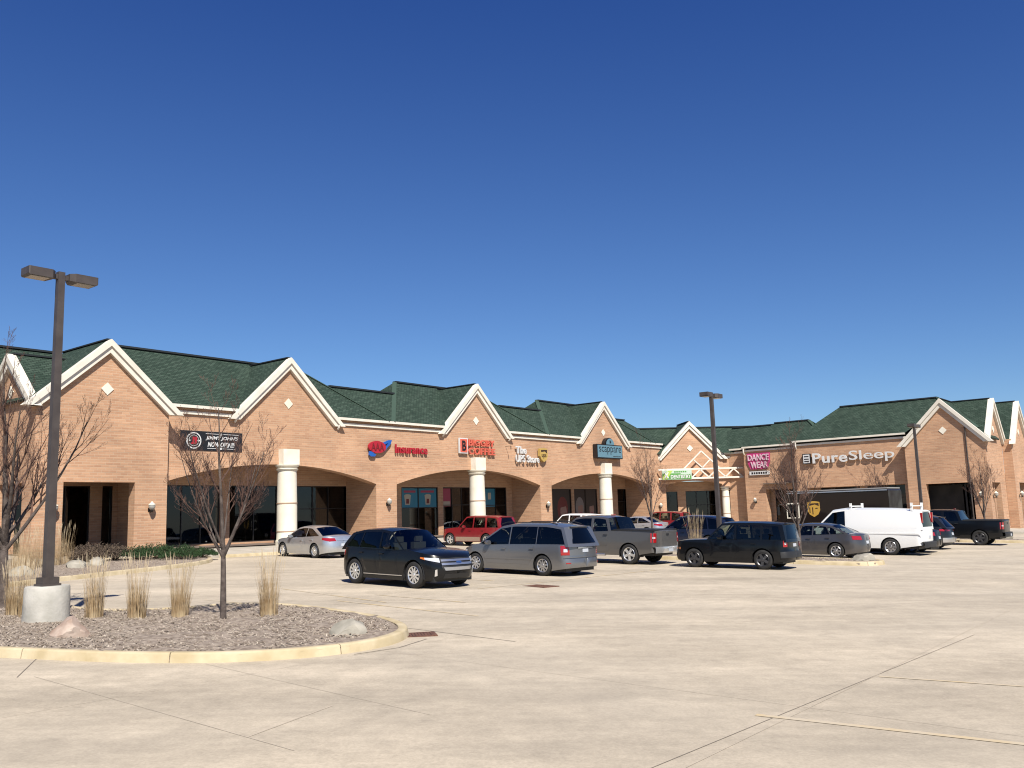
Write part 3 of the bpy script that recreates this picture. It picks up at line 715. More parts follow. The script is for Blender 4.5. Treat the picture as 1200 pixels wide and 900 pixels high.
# ------------------------------------------------------------------ vehicles
class Shape:
    """plan and section of a car body; s runs round half the outline from rear centre to front centre"""
    def __init__(s, p):
        s.__dict__.update(p); s.ra = s.L - s.fo - s.wb; s.fa = s.L - s.fo
        n = 2.7; pts = []
        for i in range(19):
            th = math.pi / 2 * i / 18; pts.append((s.cr - s.cr * math.cos(th) ** (2 / n), s.W / 2 * math.sin(th) ** (2 / n)))
        for i in range(1, 24): pts.append((s.cr + (s.L - s.cr - s.cf) * i / 24, s.W / 2))
        for i in range(19):
            th = math.pi / 2 * i / 18; pts.append((s.L - s.cf + s.cf * math.sin(th) ** (2 / n), s.W / 2 * math.cos(th) ** (2 / n)))
        s.ref = pts; s.acc = [0]
        for a, b in zip(pts, pts[1:]): s.acc.append(s.acc[-1] + math.hypot(b[0] - a[0], b[1] - a[1]))
        s.S = s.acc[-1]; s.tx = list(zip(s.acc, [p[0] for p in pts])); s.ty = list(zip(s.acc, [p[1] for p in pts]))
        s.sx = [(p[0], a) for p, a in zip(pts, s.acc)]
    def s_of_x(s, x): return lerp(s.sx, x)
    def ztop(s, x): return slerp(s.top, x)
    def xy(s, q, z):
        x, y = lerp(s.tx, q), lerp(s.ty, q)
        y *= slerp(s.sec, z) * (1 - .035 * ((x - s.L / 2) / (s.L / 2)) ** 2)
        wf = max(0, (x - (s.L - 1.1)) / 1.1); wr = max(0, (.9 - x) / .9)
        return x + slerp(s.fp, z) * wf ** 1.5 - slerp(s.rp, z) * wr ** 1.5, y
    def pt(s, q, z, side=1, off=0):
        x, y = s.xy(q, z)
        if off:
            e = .01; x1, y1 = s.xy(min(q + e, s.S), z); x0, y0 = s.xy(max(q - e, 0), z); xa, ya = s.xy(q, z + e); xb, yb = s.xy(q, z - e)
            t1 = Vector((x1 - x0, y1 - y0, 0)); t2 = Vector((xa - xb, ya - yb, 2 * e)); n = t2.cross(t1)
            if n.length > 1e-9: n = -n.normalized() if n.y < 0 and abs(n.x) < .98 else n.normalized()
            c = Vector((x - s.L / 2, y, 0))
            if n.dot(c) < 0: n = -n
            x += n.x * off; y += n.y * off; z += n.z * off
        return Vector((x - s.L / 2, y * side, z))
DEF = dict(cr=.55, cf=.75, sec=[(.15, .90), (.30, .965), (.5, .99), (.72, 1.0), (.9, .985), (1.1, .95), (1.4, .90)],
           fp=[(.2, -.10), (.42, 0), (.6, .0), (.8, -.07), (1.0, -.2)], rp=[(.2, -.10), (.45, 0), (.65, -.02), (.9, -.07), (1.2, -.14)],
           gc=.2, crown=.05, roofw=.72, beltw=.90, rcrown=.05, apil=.10, dpil=.16, wtop=.075, wbot=.035, splits=(), wb_b=.16, wb_t=.09, rb_b=.10, rb_t=.06)
def car(name, label, cat, p, pos, az, side, paintm, trimm=None, rims=('alloy', 5), glassr=None, group='vehicles parked in the lot', anchor='rear'):
    S = Shape({**DEF, **p}); side_n = side
    h = Vector((math.sin(az), math.cos(az), 0)); nrm = Vector((.021, -.008, 1)).normalized()
    X = (h - nrm * h.dot(nrm)).normalized(); Y = nrm.cross(X)
    ax = (S.ra if anchor == 'rear' else S.fa) - S.L / 2
    o = Vector(pos[:2]).to_3d() - X * ax - Y * side * (S.W / 2 - .13); o.z = G(o.x, o.y)
    root = empty(name, (0, 0, 0), 0, label, cat, group)
    Mx = Matrix((X, Y, nrm)).transposed().to_4x4(); Mx.translation = o; root.matrix_world = Mx
    xc = S.L / 2; trimm = trimm or black_pl; R = S.r; Ra = R + .055
    gd, gf = (glassr or (g_dark, g_clear))
    # --- body side: outline with wheel arches cut out
    def zl(x): return S.gc + .06 * max(0, (x - (S.fa + .3)) / .6) + .09 * max(0, (S.ra - .3 - x) / .6)
    low = []; q = 0
    aw = [(S.s_of_x(S.ra), R), (S.s_of_x(S.fa), R)]
    def arch(c, rr, z0, n=14):
        a0 = math.asin(max(-1, min(1, (z0 - c[1]) / rr))); out_ = []
        for i in range(n + 1):
            a = math.pi - a0 - (math.pi - 2 * a0) * i / n; out_.append((c[0] + rr * math.cos(a), c[1] + rr * math.sin(a)))
        return out_
    bot = []; st = .12; q = 0
    while q < S.S - 1e-6:
        x = lerp(S.tx, q)
        if not any(abs(q - c[0]) < Ra + .02 for c in aw): bot.append((q, zl(x)))
        q += st
    bot.append((S.S, zl(S.L)))
    for c in aw: bot += arch(c, Ra, S.gc + .02)
    # keep arch points in order along the outline
    b2 = [p_ for p_ in bot if not any(abs(p_[0] - c[0]) <= Ra + .001 for c in aw)]
    ar = [arch(c, Ra, zl(lerp(S.tx, c[0])) + .001) for c in aw]
    lowl = [p_ for p_ in b2 if p_[0] < aw[0][0]] + ar[0] + [p_ for p_ in b2 if aw[0][0] < p_[0] < aw[1][0]] + ar[1] + [p_ for p_ in b2 if p_[0] > aw[1][0]]
    top = []; n = int(S.S / .1)
    for i in range(n + 1):
        q = S.S * i / n; top.append((q, S.ztop(lerp(S.tx, q))))
    V, F = cdt(lowl + top[::-1], (), .1)
    mb = MB()
    for sd in (1, -1): mb.add([S.pt(q, z, sd) for q, z in V], F if sd < 0 else [f[::-1] for f in F])
    # --- hood and deck
    gx0, gx1 = S.gh[0][0], S.gh[-1][0]
    def cap(qs, flip):
        rows = []
        for q in qs:
            x = lerp(S.tx, q); z = S.ztop(x); a = S.pt(q, z); r = []
            for k in range(11):
                e = -1 + .2 * k; f = min(1, abs(a.y) / (S.W * .35)); r.append((a.x, a.y * e, z + S.crown * f * (1 - e * e)))
            rows.append(r)
        mb.grid(rows, flip)
    s0, s1 = S.s_of_x(gx0 + .2), S.s_of_x(gx1 - .3)
    cap([s1 + (S.S - s1) * i / 16 for i in range(17)], False)
    if gx0 > -.2: cap([max(0, s0) * i / 12 for i in range(13)], False)
    body = mb.build('body', paintm, root, 42, fix=True)
    # --- wells, underside
    ub = MB().box((-xc + .25, -S.W / 2 + .22, S.gc - .02), (xc - .25, S.W / 2 - .22, S.gc + .12)).build('underbody', black_pl, root)
    for c in (S.ra, S.fa):
        for sd in (1, -1):
            w = MB(); rows = []
            for i in range(15):
                a = -.25 + (math.pi + .5) * i / 14
                rows.append([(c - xc + (Ra + .004) * math.cos(a), sd * yy, R + (Ra + .004) * math.sin(a)) for yy in (S.W / 2 * .97, S.W / 2 - .42)])
            w.grid(rows); w.f.append(tuple(2 * i + 1 for i in range(15)))
            w.build('wheel_well', black_pl, root)
    # --- greenhouse
    gh = S.gh; roof = gh[1:-1]; zr = lambda x: slerp(roof, x)
    def belt(x): return S.ztop(max(gx0, min(gx1, x))) - .012
    def ys(x, z):
        zb = belt(x); t = max(0, min(1, (z - zb) / max(.2, S.H - zb)))
        return S.W / 2 * (S.beltw + (S.roofw - S.beltw) * t ** 1.2) * (1 - .06 * ((x - xc) / xc) ** 2)
    nb = 14
    outl = [(gx0 + (gx1 - gx0) * i / nb, belt(gx0 + (gx1 - gx0) * i / nb) - .03) for i in range(nb + 1)]
    f0, f1 = gh[-1], gh[-2]; r0, r1 = gh[0], gh[1]
    outl += [(f0[0] + (f1[0] - f0[0]) * t, belt(f0[0]) + (f1[1] - belt(f0[0])) * t) for t in (.33, .66)]
    m = 12; outl += [(f1[0] + (r1[0] - f1[0]) * i / m, zr(f1[0] + (r1[0] - f1[0]) * i / m)) for i in range(m + 1)]
    outl += [(r1[0] + (r0[0] - r1[0]) * t, r1[1] + (belt(r0[0]) - r1[1]) * t) for t in (.33, .66)]
    def fx(z): t = (z - belt(f0[0])) / (f1[1] - belt(f0[0])); return f0[0] + (f1[0] - f0[0]) * t
    def rx(z): t = (z - belt(r0[0])) / (r1[1] - belt(r0[0])); return r0[0] + (r1[0] - r0[0]) * t
    wins = []
    edges = [None] + list(S.splits) + [None]
    for i in range(len(edges) - 1):
        L_, R_ = edges[i], edges[i + 1]
        def lx(z, L_=L_):
            if L_ is None: return rx(z) + S.dpil
            zb = belt(L_[0]); t = (z - zb) / (zr(L_[1]) - zb); return L_[0] + (L_[1] - L_[0]) * t + L_[2] / 2
        def rxx(z, R_=R_):
            if R_ is None: return fx(z) - S.apil
            zb = belt(R_[0]); t = (z - zb) / (zr(R_[1]) - zb); return R_[0] + (R_[1] - R_[0]) * t - R_[2] / 2
        if S.nowin and i in S.nowin: continue
        def zbn(x): return belt(x) + S.wbot
        xb0 = lx(belt(gx0) + .05); xb1 = rxx(belt(gx1) + .05)
        for _ in range(3): xb0 = lx(zbn(xb0)); xb1 = rxx(zbn(xb1))
        xt0, xt1 = lx(S.H - .15), rxx(S.H - .15)
        for _ in range(3): xt0 = lx(zr(xt0) - S.wtop); xt1 = rxx(zr(xt1) - S.wtop)
        k = 6; pl = [(xb0 + (xb1 - xb0) * j / k, zbn(xb0 + (xb1 - xb0) * j / k)) for j in range(k + 1)]
        if xt1 > xt0 + .04: pl += [(xt1 + (xt0 - xt1) * j / k, zr(xt1 + (xt0 - xt1) * j / k) - S.wtop) for j in range(k + 1)]
        else: pl += [((xt0 + xt1) / 2, zr(xt0) - S.wtop)]
        wins.append((pl, i == len(edges) - 2 or (len(S.splits) >= 2 and i == len(edges) - 3 and S.clear2)))
    V, F = cdt(outl, [w[0] for w in wins], .12)
    for sd in (1, -1):
        MB().add([(x - xc, sd * ys(x, z), z) for x, z in V], F if sd < 0 else [f[::-1] for f in F]).build('window_frame', paintm, root, 40, fix=False)
        for pl, clear in wins:
            Vw, Fw = cdt(pl, (), .12)
            MB().add([(x - xc, sd * (ys(x, z) - .008), z) for x, z in Vw], Fw if sd < 0 else [f[::-1] for f in Fw]).build('side_window', gf if clear else gd, root, 40)
    # roof
    rows = []
    for i in range(15):
        r = []
        for k in range(11):
            e = -1 + .2 * k; b = 1 - e * e
            xr_, xf_ = r1[0] - S.rb_t * b, f1[0] + S.wb_t * b; x = xr_ + (xf_ - xr_) * i / 14; xl = r1[0] + (f1[0] - r1[0]) * i / 14
            r.append((x - xc, e * ys(xl, zr(xl)) * 1.002, zr(xl) + S.rcrown * (1 - abs(e) ** 2.4)))
        rows.append(r)
    MB().grid(rows).build('roof', paintm, root, 40, fix=True)
    def screen(nm, a, b, bb, bt, sg, mat, t0=0, t1=1, off=0, inset=0, par=None):
        rows = []
        for i in range(9):
            t = t0 + (t1 - t0) * i / 8; x = a[0] + (b[0] - a[0]) * t; zb_ = belt(a[0]); z = zb_ + (b[1] - zb_) * t; y = ys(x, z) - inset; r = []
            for k in range(13):
                e = -1 + k / 6; c = 1 - e * e; r.append((x + sg * (bb + (bt - bb) * t) * c * (1 if inset == 0 else 1) + sg * off - xc, e * y, z + S.rcrown * t * (1 - abs(e) ** 2.4) - (.03 * (1 - t) if t0 == 0 else 0) + off * .3))
            rows.append(r)
        return MB().grid(rows, sg < 0).build(nm, mat, par or root, 40)
    ws = screen('windshield', f0, f1, S.wb_b, S.wb_t, 1, g_clear)
    if S.rear == 'glass': screen('rear_window', r0, r1, S.rb_b, S.rb_t, -1, gd)
    else:
        lg = screen('liftgate_frame', r0, r1, S.rb_b, S.rb_t, -1, paintm)
        if S.rear == 'gate': screen('rear_window', r0, r1, S.rb_b, S.rb_t, -1, gd, .12, .88, .008, .13, lg)
        if S.rear == 'gate':
            MB().box((r1[0] - S.rb_t - .07 - xc, -S.W * .26, zr(r1[0]) + .012), (r1[0] + .06 - xc, S.W * .26, zr(r1[0]) + .034)).build('roof_spoiler', paintm, root)
    # interior
    it = MB().box((gx0 + .15 - xc, -S.W * .42, belt(xc) - .22), (gx1 - .25 - xc, S.W * .42, belt(xc) - .2)); it.box((gx1 - .75 - xc, -S.W * .40, belt(gx1) - .25), (gx1 - .35 - xc, S.W * .40, belt(gx1) - .05))
    it.build('interior', inter, root)
    for xs in S.seats:
        for yy in (-.38, .38):
            st_ = MB().box((xs - xc, yy - .24, belt(xs) - .22), (xs + .16 - xc, yy + .24, min(S.H - .3, belt(xs) + .2))); st_.box((xs + .02 - xc, yy - .13, min(S.H - .3, belt(xs) + .22)), (xs + .13 - xc, yy + .13, min(S.H - .12, belt(xs) + .38)))
            st_.build('seat', seatm, root)
    # --- conformal pieces
    def patch(nm, poly, off, mat, sides=(1, -1), par=None, thick=.012, step=.1):
        out_ = []
        V, F = cdt(poly, (), step); nbd = len(poly)
        for sd in sides:
            mb = MB(); mb.add([S.pt(q, z, sd, off) for q, z in V], F if sd < 0 else [f[::-1] for f in F])
            a = [S.pt(q, z, sd, off) for q, z in poly]; b = [S.pt(q, z, sd, off - thick) for q, z in poly]
            mb.add(a + b, [((i + 1) % nbd, i, nbd + i, nbd + (i + 1) % nbd) if sd > 0 else (i, (i + 1) % nbd, nbd + (i + 1) % nbd, nbd + i) for i in range(nbd)])
            out_.append(mb.build(nm, mat, par or root, 40, fix=False))
        return out_
    def F_(pl): return [(S.S - a, z) for a, z in pl][::-1]
    def X_(pl): return [(S.s_of_x(a), z) for a, z in pl]
    for k in ('front', 'rearp', 'sidep'):
        for nm, pl, off, mat in S.__dict__.get(k, ()):
            pl2 = F_(pl) if k == 'front' else (X_(pl) if k == 'sidep' else pl)
            pl2 = dense(pl2, .12); ctr = min(a for a, _ in pl) <= .001 and k != 'sidep'
            if ctr:    # spans the centre line: one piece, both halves
                V, F = cdt(pl2, (), .1); mb = MB()
                for sd in (1, -1): mb.add([S.pt(q, z, sd, off) for q, z in V], F if sd < 0 else [f[::-1] for f in F])
                for sd in (1, -1):
                    nbd = len(pl2); a = [S.pt(q, z, sd, off) for q, z in pl2]; b = [S.pt(q, z, sd, off - .02) for q, z in pl2]
                    ed = [i for i in range(nbd) if not ((abs(pl2[i][0] - (S.S if k == 'front' else 0)) < 1e-6) and (abs(pl2[(i + 1) % nbd][0] - (S.S if k == 'front' else 0)) < 1e-6))]
                    mb.add(a + b, [((i + 1) % nbd, i, nbd + i, nbd + (i + 1) % nbd) if sd > 0 else (i, (i + 1) % nbd, nbd + (i + 1) % nbd, nbd + i) for i in ed])
                mb.build(nm, mat, root, 40)
            else: patch(nm, pl2, off, mat)
    # doors follow the arches
    dz0 = S.gc + S.sill
    for x0, x1 in S.doors:
        pl = []; k = 8
        for i in range(k + 1):
            x = x0 + (x1 - x0) * i / k; z = dz0
            for c in (S.ra, S.fa):
                rr = Ra + .10
                if abs(x - c) < rr: z = max(z, R + math.sqrt(rr * rr - (x - c) ** 2))
            pl.append((x, z))
        pl += [(x1 + (x0 - x1) * i / k, S.ztop(x1 + (x0 - x1) * i / k) - .035) for i in range(k + 1)]
        for d in patch('door', X_(pl), .0045, paintm, thick=.02):
            sd = 1 if d.data.vertices[0].co.y > 0 else -1
            hx = x0 + .14; hz = S.ztop(hx) - S.hz
            pp = S.pt(S.s_of_x(hx), hz, sd, .025); MB().bar(pp + Vector((-.09, 0, 0)), pp + Vector((.09, 0, .005)), .03, .03).build('door_handle', S.handle or paintm, d)
    # mirrors
    for sd in (1, -1):
        mx_ = f0[0] - .62; z = belt(mx_) + .06; y = ys(mx_, z)
        mm = MB(); rows = []
        for i, (dx, sc) in enumerate(((-.10, .9), (-.06, 1), (.04, .85), (.10, .35))):
            rows.append([(mx_ + dx - xc, sd * (y + .15 + .11 * sc * math.cos(a)), z + .05 + .08 * sc * math.sin(a)) for a in [2 * math.pi * k / 10 for k in range(11)]])
        mm.grid(rows, sd < 0); mm.f.append(tuple(range(10)) if sd > 0 else tuple(range(10))[::-1]); mm.bar((mx_ - xc, sd * (y - .02), z), (mx_ - xc, sd * (y + .08), z + .03), .07, .04)
        mm.build('door_mirror', S.mirror or paintm, root, 50, fix=True)
    # wheels
    rim_m = MAT[rims[0]]; ns = rims[1]
    tw = S.tw
    tp = [(R * .66, -tw / 2 + .02), (R * .72, -tw / 2), (R * .90, -tw / 2), (R * .97, -tw / 2 + .02), (R, -tw / 2 + .05), (R, tw / 2 - .05), (R * .97, tw / 2 - .02), (R * .90, tw / 2), (R * .72, tw / 2), (R * .66, tw / 2 - .02)]
    wm = MB().lathe(tp + [tp[0]], 32, 'y', closed=True)
    rm = MB(); rr = R * .67
    rm.lathe([(rr, tw / 2 - .015), (rr - .012, tw / 2 - .004), (rr - .03, tw / 2 - .02), (rr - .035, tw / 2 - .07), (rr - .035, -tw / 2 + .02)], 32, 'y', closed=True)
    for k in range(ns):
        a = 2 * math.pi * k / ns; c, s_ = math.cos(a), math.sin(a); u = Vector((c, 0, s_)); v = Vector((-s_, 0, c)); w0, w1 = rims[2] if len(rims) > 2 else (.045, .03)
        q = [u * .05 - v * w0, u * .05 + v * w0, u * (rr - .02) + v * w1, u * (rr - .02) - v * w1]
        yo = tw / 2 - .02
        rm.add([p_ + Vector((0, yo, 0)) for p_ in q] + [p_ + Vector((0, yo - .035, 0)) for p_ in q], [(0, 1, 2, 3), (7, 6, 5, 4), (0, 4, 5, 1), (1, 5, 6, 2), (2, 6, 7, 3), (3, 7, 4, 0)])
    rm.lathe([(.001, tw / 2 - .005), (.055, tw / 2 - .008), (.065, tw / 2 - .03)], 16, 'y', closed=True)
    bk_ = MB().lathe([(.001, tw / 2 - .075), (rr - .034, tw / 2 - .075)], 24, 'y', closed=True)
    first = None
    for cx in (S.ra, S.fa):
        for sd in (1, -1):
            if first is None:
                w = wm.build('wheel', tyre_m, root, 40, fix=True); ri = rm.build('rim', rim_m, w, 35, fix=True); bb = bk_.build('brake_disc', MAT['dark_disc'], w); first = (w, ri, bb)
            else:
                w = first[0].copy(); link(w, root)
                for ch in first[1:]: link(ch.copy(), w)
            w.location = (cx - xc, sd * (S.W / 2 - tw / 2 - .025), R); w.rotation_euler = (0, random.uniform(0, 1), 0) if sd > 0 else (0, random.uniform(0, 1), math.pi)
    S.root = root; S.xc = xc; S.patch = patch; S.X_ = X_; S.ys = ys; S.belt = belt; S.zr = zr
    return S
def dense(pl, d):
    out_ = []
    for i in range(len(pl)):
        a, b = pl[i], pl[(i + 1) % len(pl)]; n = max(1, int(math.hypot(b[0] - a[0], b[1] - a[1]) / d))
        out_ += [(a[0] + (b[0] - a[0]) * k / n, a[1] + (b[1] - a[1]) * k / n) for k in range(n)]
    return out_
plain('dark_disc', (.03, .03, .032), .6, .5)
DEF.update(nowin=(), clear2=False, rear='gate', seats=(), doors=(), sill=.12, hz=.13, handle=None, mirror=None, tw=.23, front=(), rearp=(), sidep=())
def plate(w=.16, z0=.0, z1=.11): return [(0, z0), (w, z0), (w, z1), (0, z1)]
H_ = rad
# paint
p_silver = paint('silver_paint', (.52, .54, .56), .75, .32); p_black = paint('black_paint', (.006, .007, .009), 0, .3, .018); p_grey = paint('grey_paint', (.19, .195, .205), .7, .35)
p_red = paint('red_paint', (.30, .012, .02), .1, .35); p_tan = paint('tan_cladding', (.34, .24, .18), .3, .45); p_white = paint('white_paint', (1.08, 1.08, 1.05), 0, .4); p_pewter = paint('pewter_paint', (.105, .10, .095), .5, .38)
p_navy = paint('navy_paint', (.012, .018, .045), .2, .3, .06); p_gun = paint('gunmetal_paint', (.075, .072, .075), .55, .36); p_dark = paint('charcoal_paint', (.02, .022, .028), .2, .32, .06); p_brown = paint('brown_paint', (.016, .009, .006), 0, .45)
# --- crossover (black, faces the camera)
suv = dict(L=4.68, W=1.93, H=1.66, wb=2.82, fo=.92, r=.385, gc=.21, cr=.6, cf=.85, top=[(0, 1.02), (.25, 1.10), (1.5, 1.09), (3.0, 1.06), (3.4, 1.08), (4.1, 1.02), (4.5, .95), (4.68, .89)],
           gh=[(.10, 1.07), (.55, 1.54), (1.2, 1.64), (1.9, 1.66), (2.5, 1.60), (3.30, 1.07)], splits=((1.05, 1.18, .06), (2.10, 2.04, .07)), roofw=.70, clear2=False, dpil=.22,
           seats=(1.35, 2.35), doors=((1.15, 2.12), (2.14, 3.12)), sill=.16, mirror=None)
blk = {**suv, 'front': [('grille', [(0, .50), (.52, .50), (.60, .62), (.62, .85), (0, .87)], .006, black_pl)] +
       [('grille_bar', [(0, z), (.60, z), (.60, z + .055), (0, z + .055)], .03, alloy) for z in (.765, .665)] + [('grille_bar', [(0, .52), (.50, .52), (.55, .61), (0, .61)], .03, alloy),
        ('emblem', [(0, .70), (.1, .71), (.1, .75), (0, .76)], .045, plain('blue_emblem', (.03, .07, .22), .2)), ('headlight', [(.64, .74), (1.10, .83), (1.18, .89), (.64, .86)], .012, clearl), ('turn_signal', [(1.08, .815), (1.25, .86), (1.24, .90), (1.10, .885)], .016, amber),
        ('fog_trim', [(.74, .38), (.82, .36), (.80, .54), (.74, .56)], .015, chrome), ('lower_grille', [(0, .30), (.55, .30), (.5, .42), (0, .42)], .006, black_pl)],
       'rearp': [('tail_light', [(.62, .82), (1.05, .86), (1.05, 1.02), (.62, 1.0)], .01, redl), ('number_plate', plate(.16, .72, .84), .015, platem)],
       'sidep': [('sill_trim', [(1.42, .21), (3.28, .21), (3.28, .31), (1.42, .31)], .012, black_pl), ('chrome_strip', [(1.42, .335), (3.25, .335), (3.25, .36), (1.42, .36)], .014, alloy)]}
car('crossover', 'black crossover with chrome barred grille facing out of its stall', 'car', blk, (-5.0, 28.35), H_(133.5), -1, p_black, rims=('chrome', 10, (.028, .024)), glassr=(g_dark, g_clear))
# --- minivan
mv = dict(L=5.14, W=1.98, H=1.70, wb=3.08, fo=.95, r=.345, gc=.17, cr=.45, cf=.95, top=[(0, 1.0), (.3, 1.03), (2.5, 1.0), (3.7, .97), (4.05, 1.0), (4.7, .88), (5.14, .76)],
          gh=[(.06, 1.03), (.33, 1.60), (1.2, 1.695), (2.4, 1.70), (3.05, 1.62), (4.15, .99)], splits=((1.42, 1.42, .03), (2.62, 2.60, .05)), roofw=.76, dpil=.13, beltw=.93, seats=(.9, 1.9, 2.85), doors=((1.42, 2.66), (2.68, 3.85)), sill=.2, handle=None,
          sec=[(.12, .93), (.30, .975), (.5, .99), (.75, 1.0), (.95, .985), (1.2, .95)], rp=[(.15, -.06), (.38, .04), (.56, .04), (.6, -.01), (1.0, -.03), (1.3, -.06)],
          rearp=[('tail_light', [(.78, .70), (1.08, .70), (1.10, 1.01), (.80, 1.01)], .014, redl), ('reverse_light', [(.86, .80), (.99, .80), (.99, .90), (.86, .90)], .02, clearl), ('number_plate', plate(.16, .78, .90), .012, platem), ('plate_garnish', [(0, .91), (.42, .91), (.42, .95), (0, .95)], .03, chrome), ('bumper_step', [(0, .60), (1.0, .60), (1.0, .64), (0, .64)], .03, p_grey), ('reflector', [(.78, .42), (.95, .42), (.95, .46), (.78, .46)], .012, redl)],
          front=[('headlight', [(.5, .62), (1.1, .68), (1.1, .80), (.5, .74)], .012, clearl), ('grille', [(0, .55), (.45, .55), (.45, .74), (0, .74)], .01, chrome)], sidep=[('door_strip', [(1.6, .52), (3.74, .52), (3.74, .57), (1.6, .57)], .014, p_grey)])
m_ = car('minivan', 'grey minivan with nose toward the shops, parked beside the black crossover', 'van', mv, (.88, 30.6), H_(-49), 1, p_grey, rims=('alloy', 9, (.03, .03)))
for sd in (1, -1): MB().tube([(-1.9, sd * .66, 1.70), (-1.6, sd * .68, 1.76), (.3, sd * .68, 1.77), (.6, sd * .66, 1.70)], .018, 6).build('roof_rail', black_pl, m_.root)
# --- silver sedan
sd_ = dict(L=4.83, W=1.86, H=1.46, wb=2.74, fo=.96, r=.335, gc=.17, cr=.6, cf=.9, top=[(0, .98), (.35, 1.03), (1.0, 1.0), (2.5, .93), (3.35, .90), (3.7, .91), (4.4, .80), (4.83, .68)],
           gh=[(.52, 1.02), (1.35, 1.38), (1.8, 1.445), (2.3, 1.46), (2.75, 1.40), (3.75, .90)], splits=((1.95, 1.98, .05),), roofw=.66, dpil=.34, clear2=True, rear='glass', seats=(1.55, 2.45), doors=((1.25, 2.05), (2.07, 3.15)), sill=.13,
           sec=[(.12, .90), (.28, .965), (.48, .985), (.66, 1.0), (.82, .985), (1.0, .945)],
           rearp=[('tail_light', [(.42, .80), (.75, .78), (1.18, .86), (1.2, .95), (.5, .93)], .01, redl), ('number_plate', plate(.16, .56, .68), .012, platem), ('trunk_chrome', [(0, .82), (.4, .82), (.4, .85), (0, .85)], .015, chrome)],
           front=[('headlight', [(.5, .56), (1.1, .62), (1.1, .74), (.5, .68)], .01, clearl), ('grille', [(0, .42), (.4, .42), (.4, .66), (0, .66)], .01, chrome)])
car('sedan', 'silver sedan parked nose to the first stone column', 'car', sd_, (-9.45, 42.7), H_(-46), 1, p_silver, rims=('chrome', 10, (.03, .026)))
# --- grey sedan, and black one
s2 = {**sd_, 'H': 1.43, 'L': 4.87, 'wb': 2.85, 'r': .33, 'gh': [(.45, 1.01), (1.25, 1.36), (1.8, 1.425), (2.3, 1.43), (2.8, 1.37), (3.75, .91)], 'splits': ((1.28, 1.52, .05), (2.05, 2.06, .06)), 'dpil': .20,
      'rearp': [('tail_light', [(.52, .78), (1.0, .80), (1.04, .96), (.56, .94)], .012, redl), ('number_plate', plate(.16, .62, .74), .012, platem)]}
car('sedan', 'dark grey sedan parked behind the kerbed island next to the white van', 'car', {**s2, 'clear2': True}, (13.4, 38.3), H_(-51), 1, p_gun, rims=('alloy', 7, (.03, .03)), glassr=(g_clear, g_clear))
car('sedan', 'black sedan mostly hidden behind the rear of the white van', 'car', s2, (18.3, 42.3), H_(-51.4), 1, p_black, rims=('alloy', 7))
car('sedan', 'silver sedan with red tail light peeking out behind the grey pickup cab', 'car', {**sd_, 'H': 1.47}, (9.6, 66.7), H_(-51.4), 1, p_silver)
# --- boxy SUVs
bx = dict(L=4.41, W=1.76, H=1.64, wb=2.63, fo=.87, r=.35, gc=.23, cr=.28, cf=.42, top=[(0, 1.0), (.3, 1.03), (2.6, 1.02), (2.95, 1.03), (3.9, .99), (4.41, .93)],
          gh=[(.06, 1.02), (.20, 1.58), (1.1, 1.635), (2.0, 1.64), (2.45, 1.61), (3.08, 1.03)], splits=((.95, .97, .08), (1.92, 1.92, .08)), roofw=.80, beltw=.92, dpil=.16, apil=.09, seats=(1.1, 2.0), doors=((1.08, 1.96), (1.98, 2.9)), sill=.16, wb_b=.06, wb_t=.04, rb_b=.05, rb_t=.03,
          fp=[(.2, -.06), (.42, .02), (.62, .02), (.66, -.02), (.95, -.04)], rp=[(.2, -.04), (.4, .03), (.6, .03), (.64, -.02), (1.2, -.04)],
          sec=[(.15, .95), (.36, .99), (.6, 1.0), (.9, .99), (1.05, .965)],
          rearp=[('tail_light', [(.66, .80), (.86, .80), (.86, 1.02), (.66, 1.02)], .014, redl), ('reverse_light', [(.73, .88), (.80, .88), (.80, .95), (.73, .95)], .02, clearl), ('number_plate', plate(.16, .80, .91), .014, platem), ('bumper', [(0, .42), (.98, .42), (.98, .62), (0, .62)], .03, black_pl)],
          front=[('headlight', [(.5, .74), (.76, .74), (.76, .9), (.5, .9)], .012, clearl), ('turn_signal', [(.78, .66), (1.0, .66), (1.0, .74), (.78, .74)], .014, amber), ('grille', [(0, .72), (.45, .72), (.45, .9), (0, .9)], .01, black_pl)])
car('boxy_suv', 'black boxy suv with dark five spoke wheels parked beside the low island', 'car', bx, (8.75, 32.5), H_(-54), 1, p_black, rims=('dark_alloy', 5, (.05, .045)))
ex = {**bx, 'L': 4.82, 'W': 1.86, 'H': 1.76, 'wb': 2.89, 'fo': .85, 'r': .37, 'gc': .26, 'top': [(0, 1.05), (.3, 1.08), (2.8, 1.05), (3.2, 1.07), (4.2, 1.02), (4.82, .93)],
      'gh': [(.05, 1.07), (.30, 1.68), (1.2, 1.755), (2.3, 1.76), (2.75, 1.71), (3.4, 1.06)], 'splits': ((1.15, 1.2, .14), (2.14, 2.14, .09)), 'doors': ((1.22, 2.16), (2.18, 3.2)), 'seats': (1.2, 2.2), 'roofw': .76, 'cf': .6, 'clear2': True}
e_ = car('older_suv', 'red older suv with tan lower cladding beside the second stone column', 'car', {**ex, 'sidep': [('cladding', [(1.54, .30), (3.45, .30), (3.45, .54), (1.54, .54)], .02, p_tan)]}, (-1.75, 53.2), H_(-51), 1, p_red, rims=('chrome', 5, (.05, .04)), glassr=(g_dark, g_clear))
car('boxy_suv', 'white suv showing only its roof behind the minivan and pickup', 'car', ex, (4.3, 59.6), H_(-51), 1, p_white)
car('older_suv', 'bright red suv behind the bare tree and the navy crossover', 'car', {**ex, 'H': 1.72}, (12.2, 71.3), H_(-51), 1, p_red)
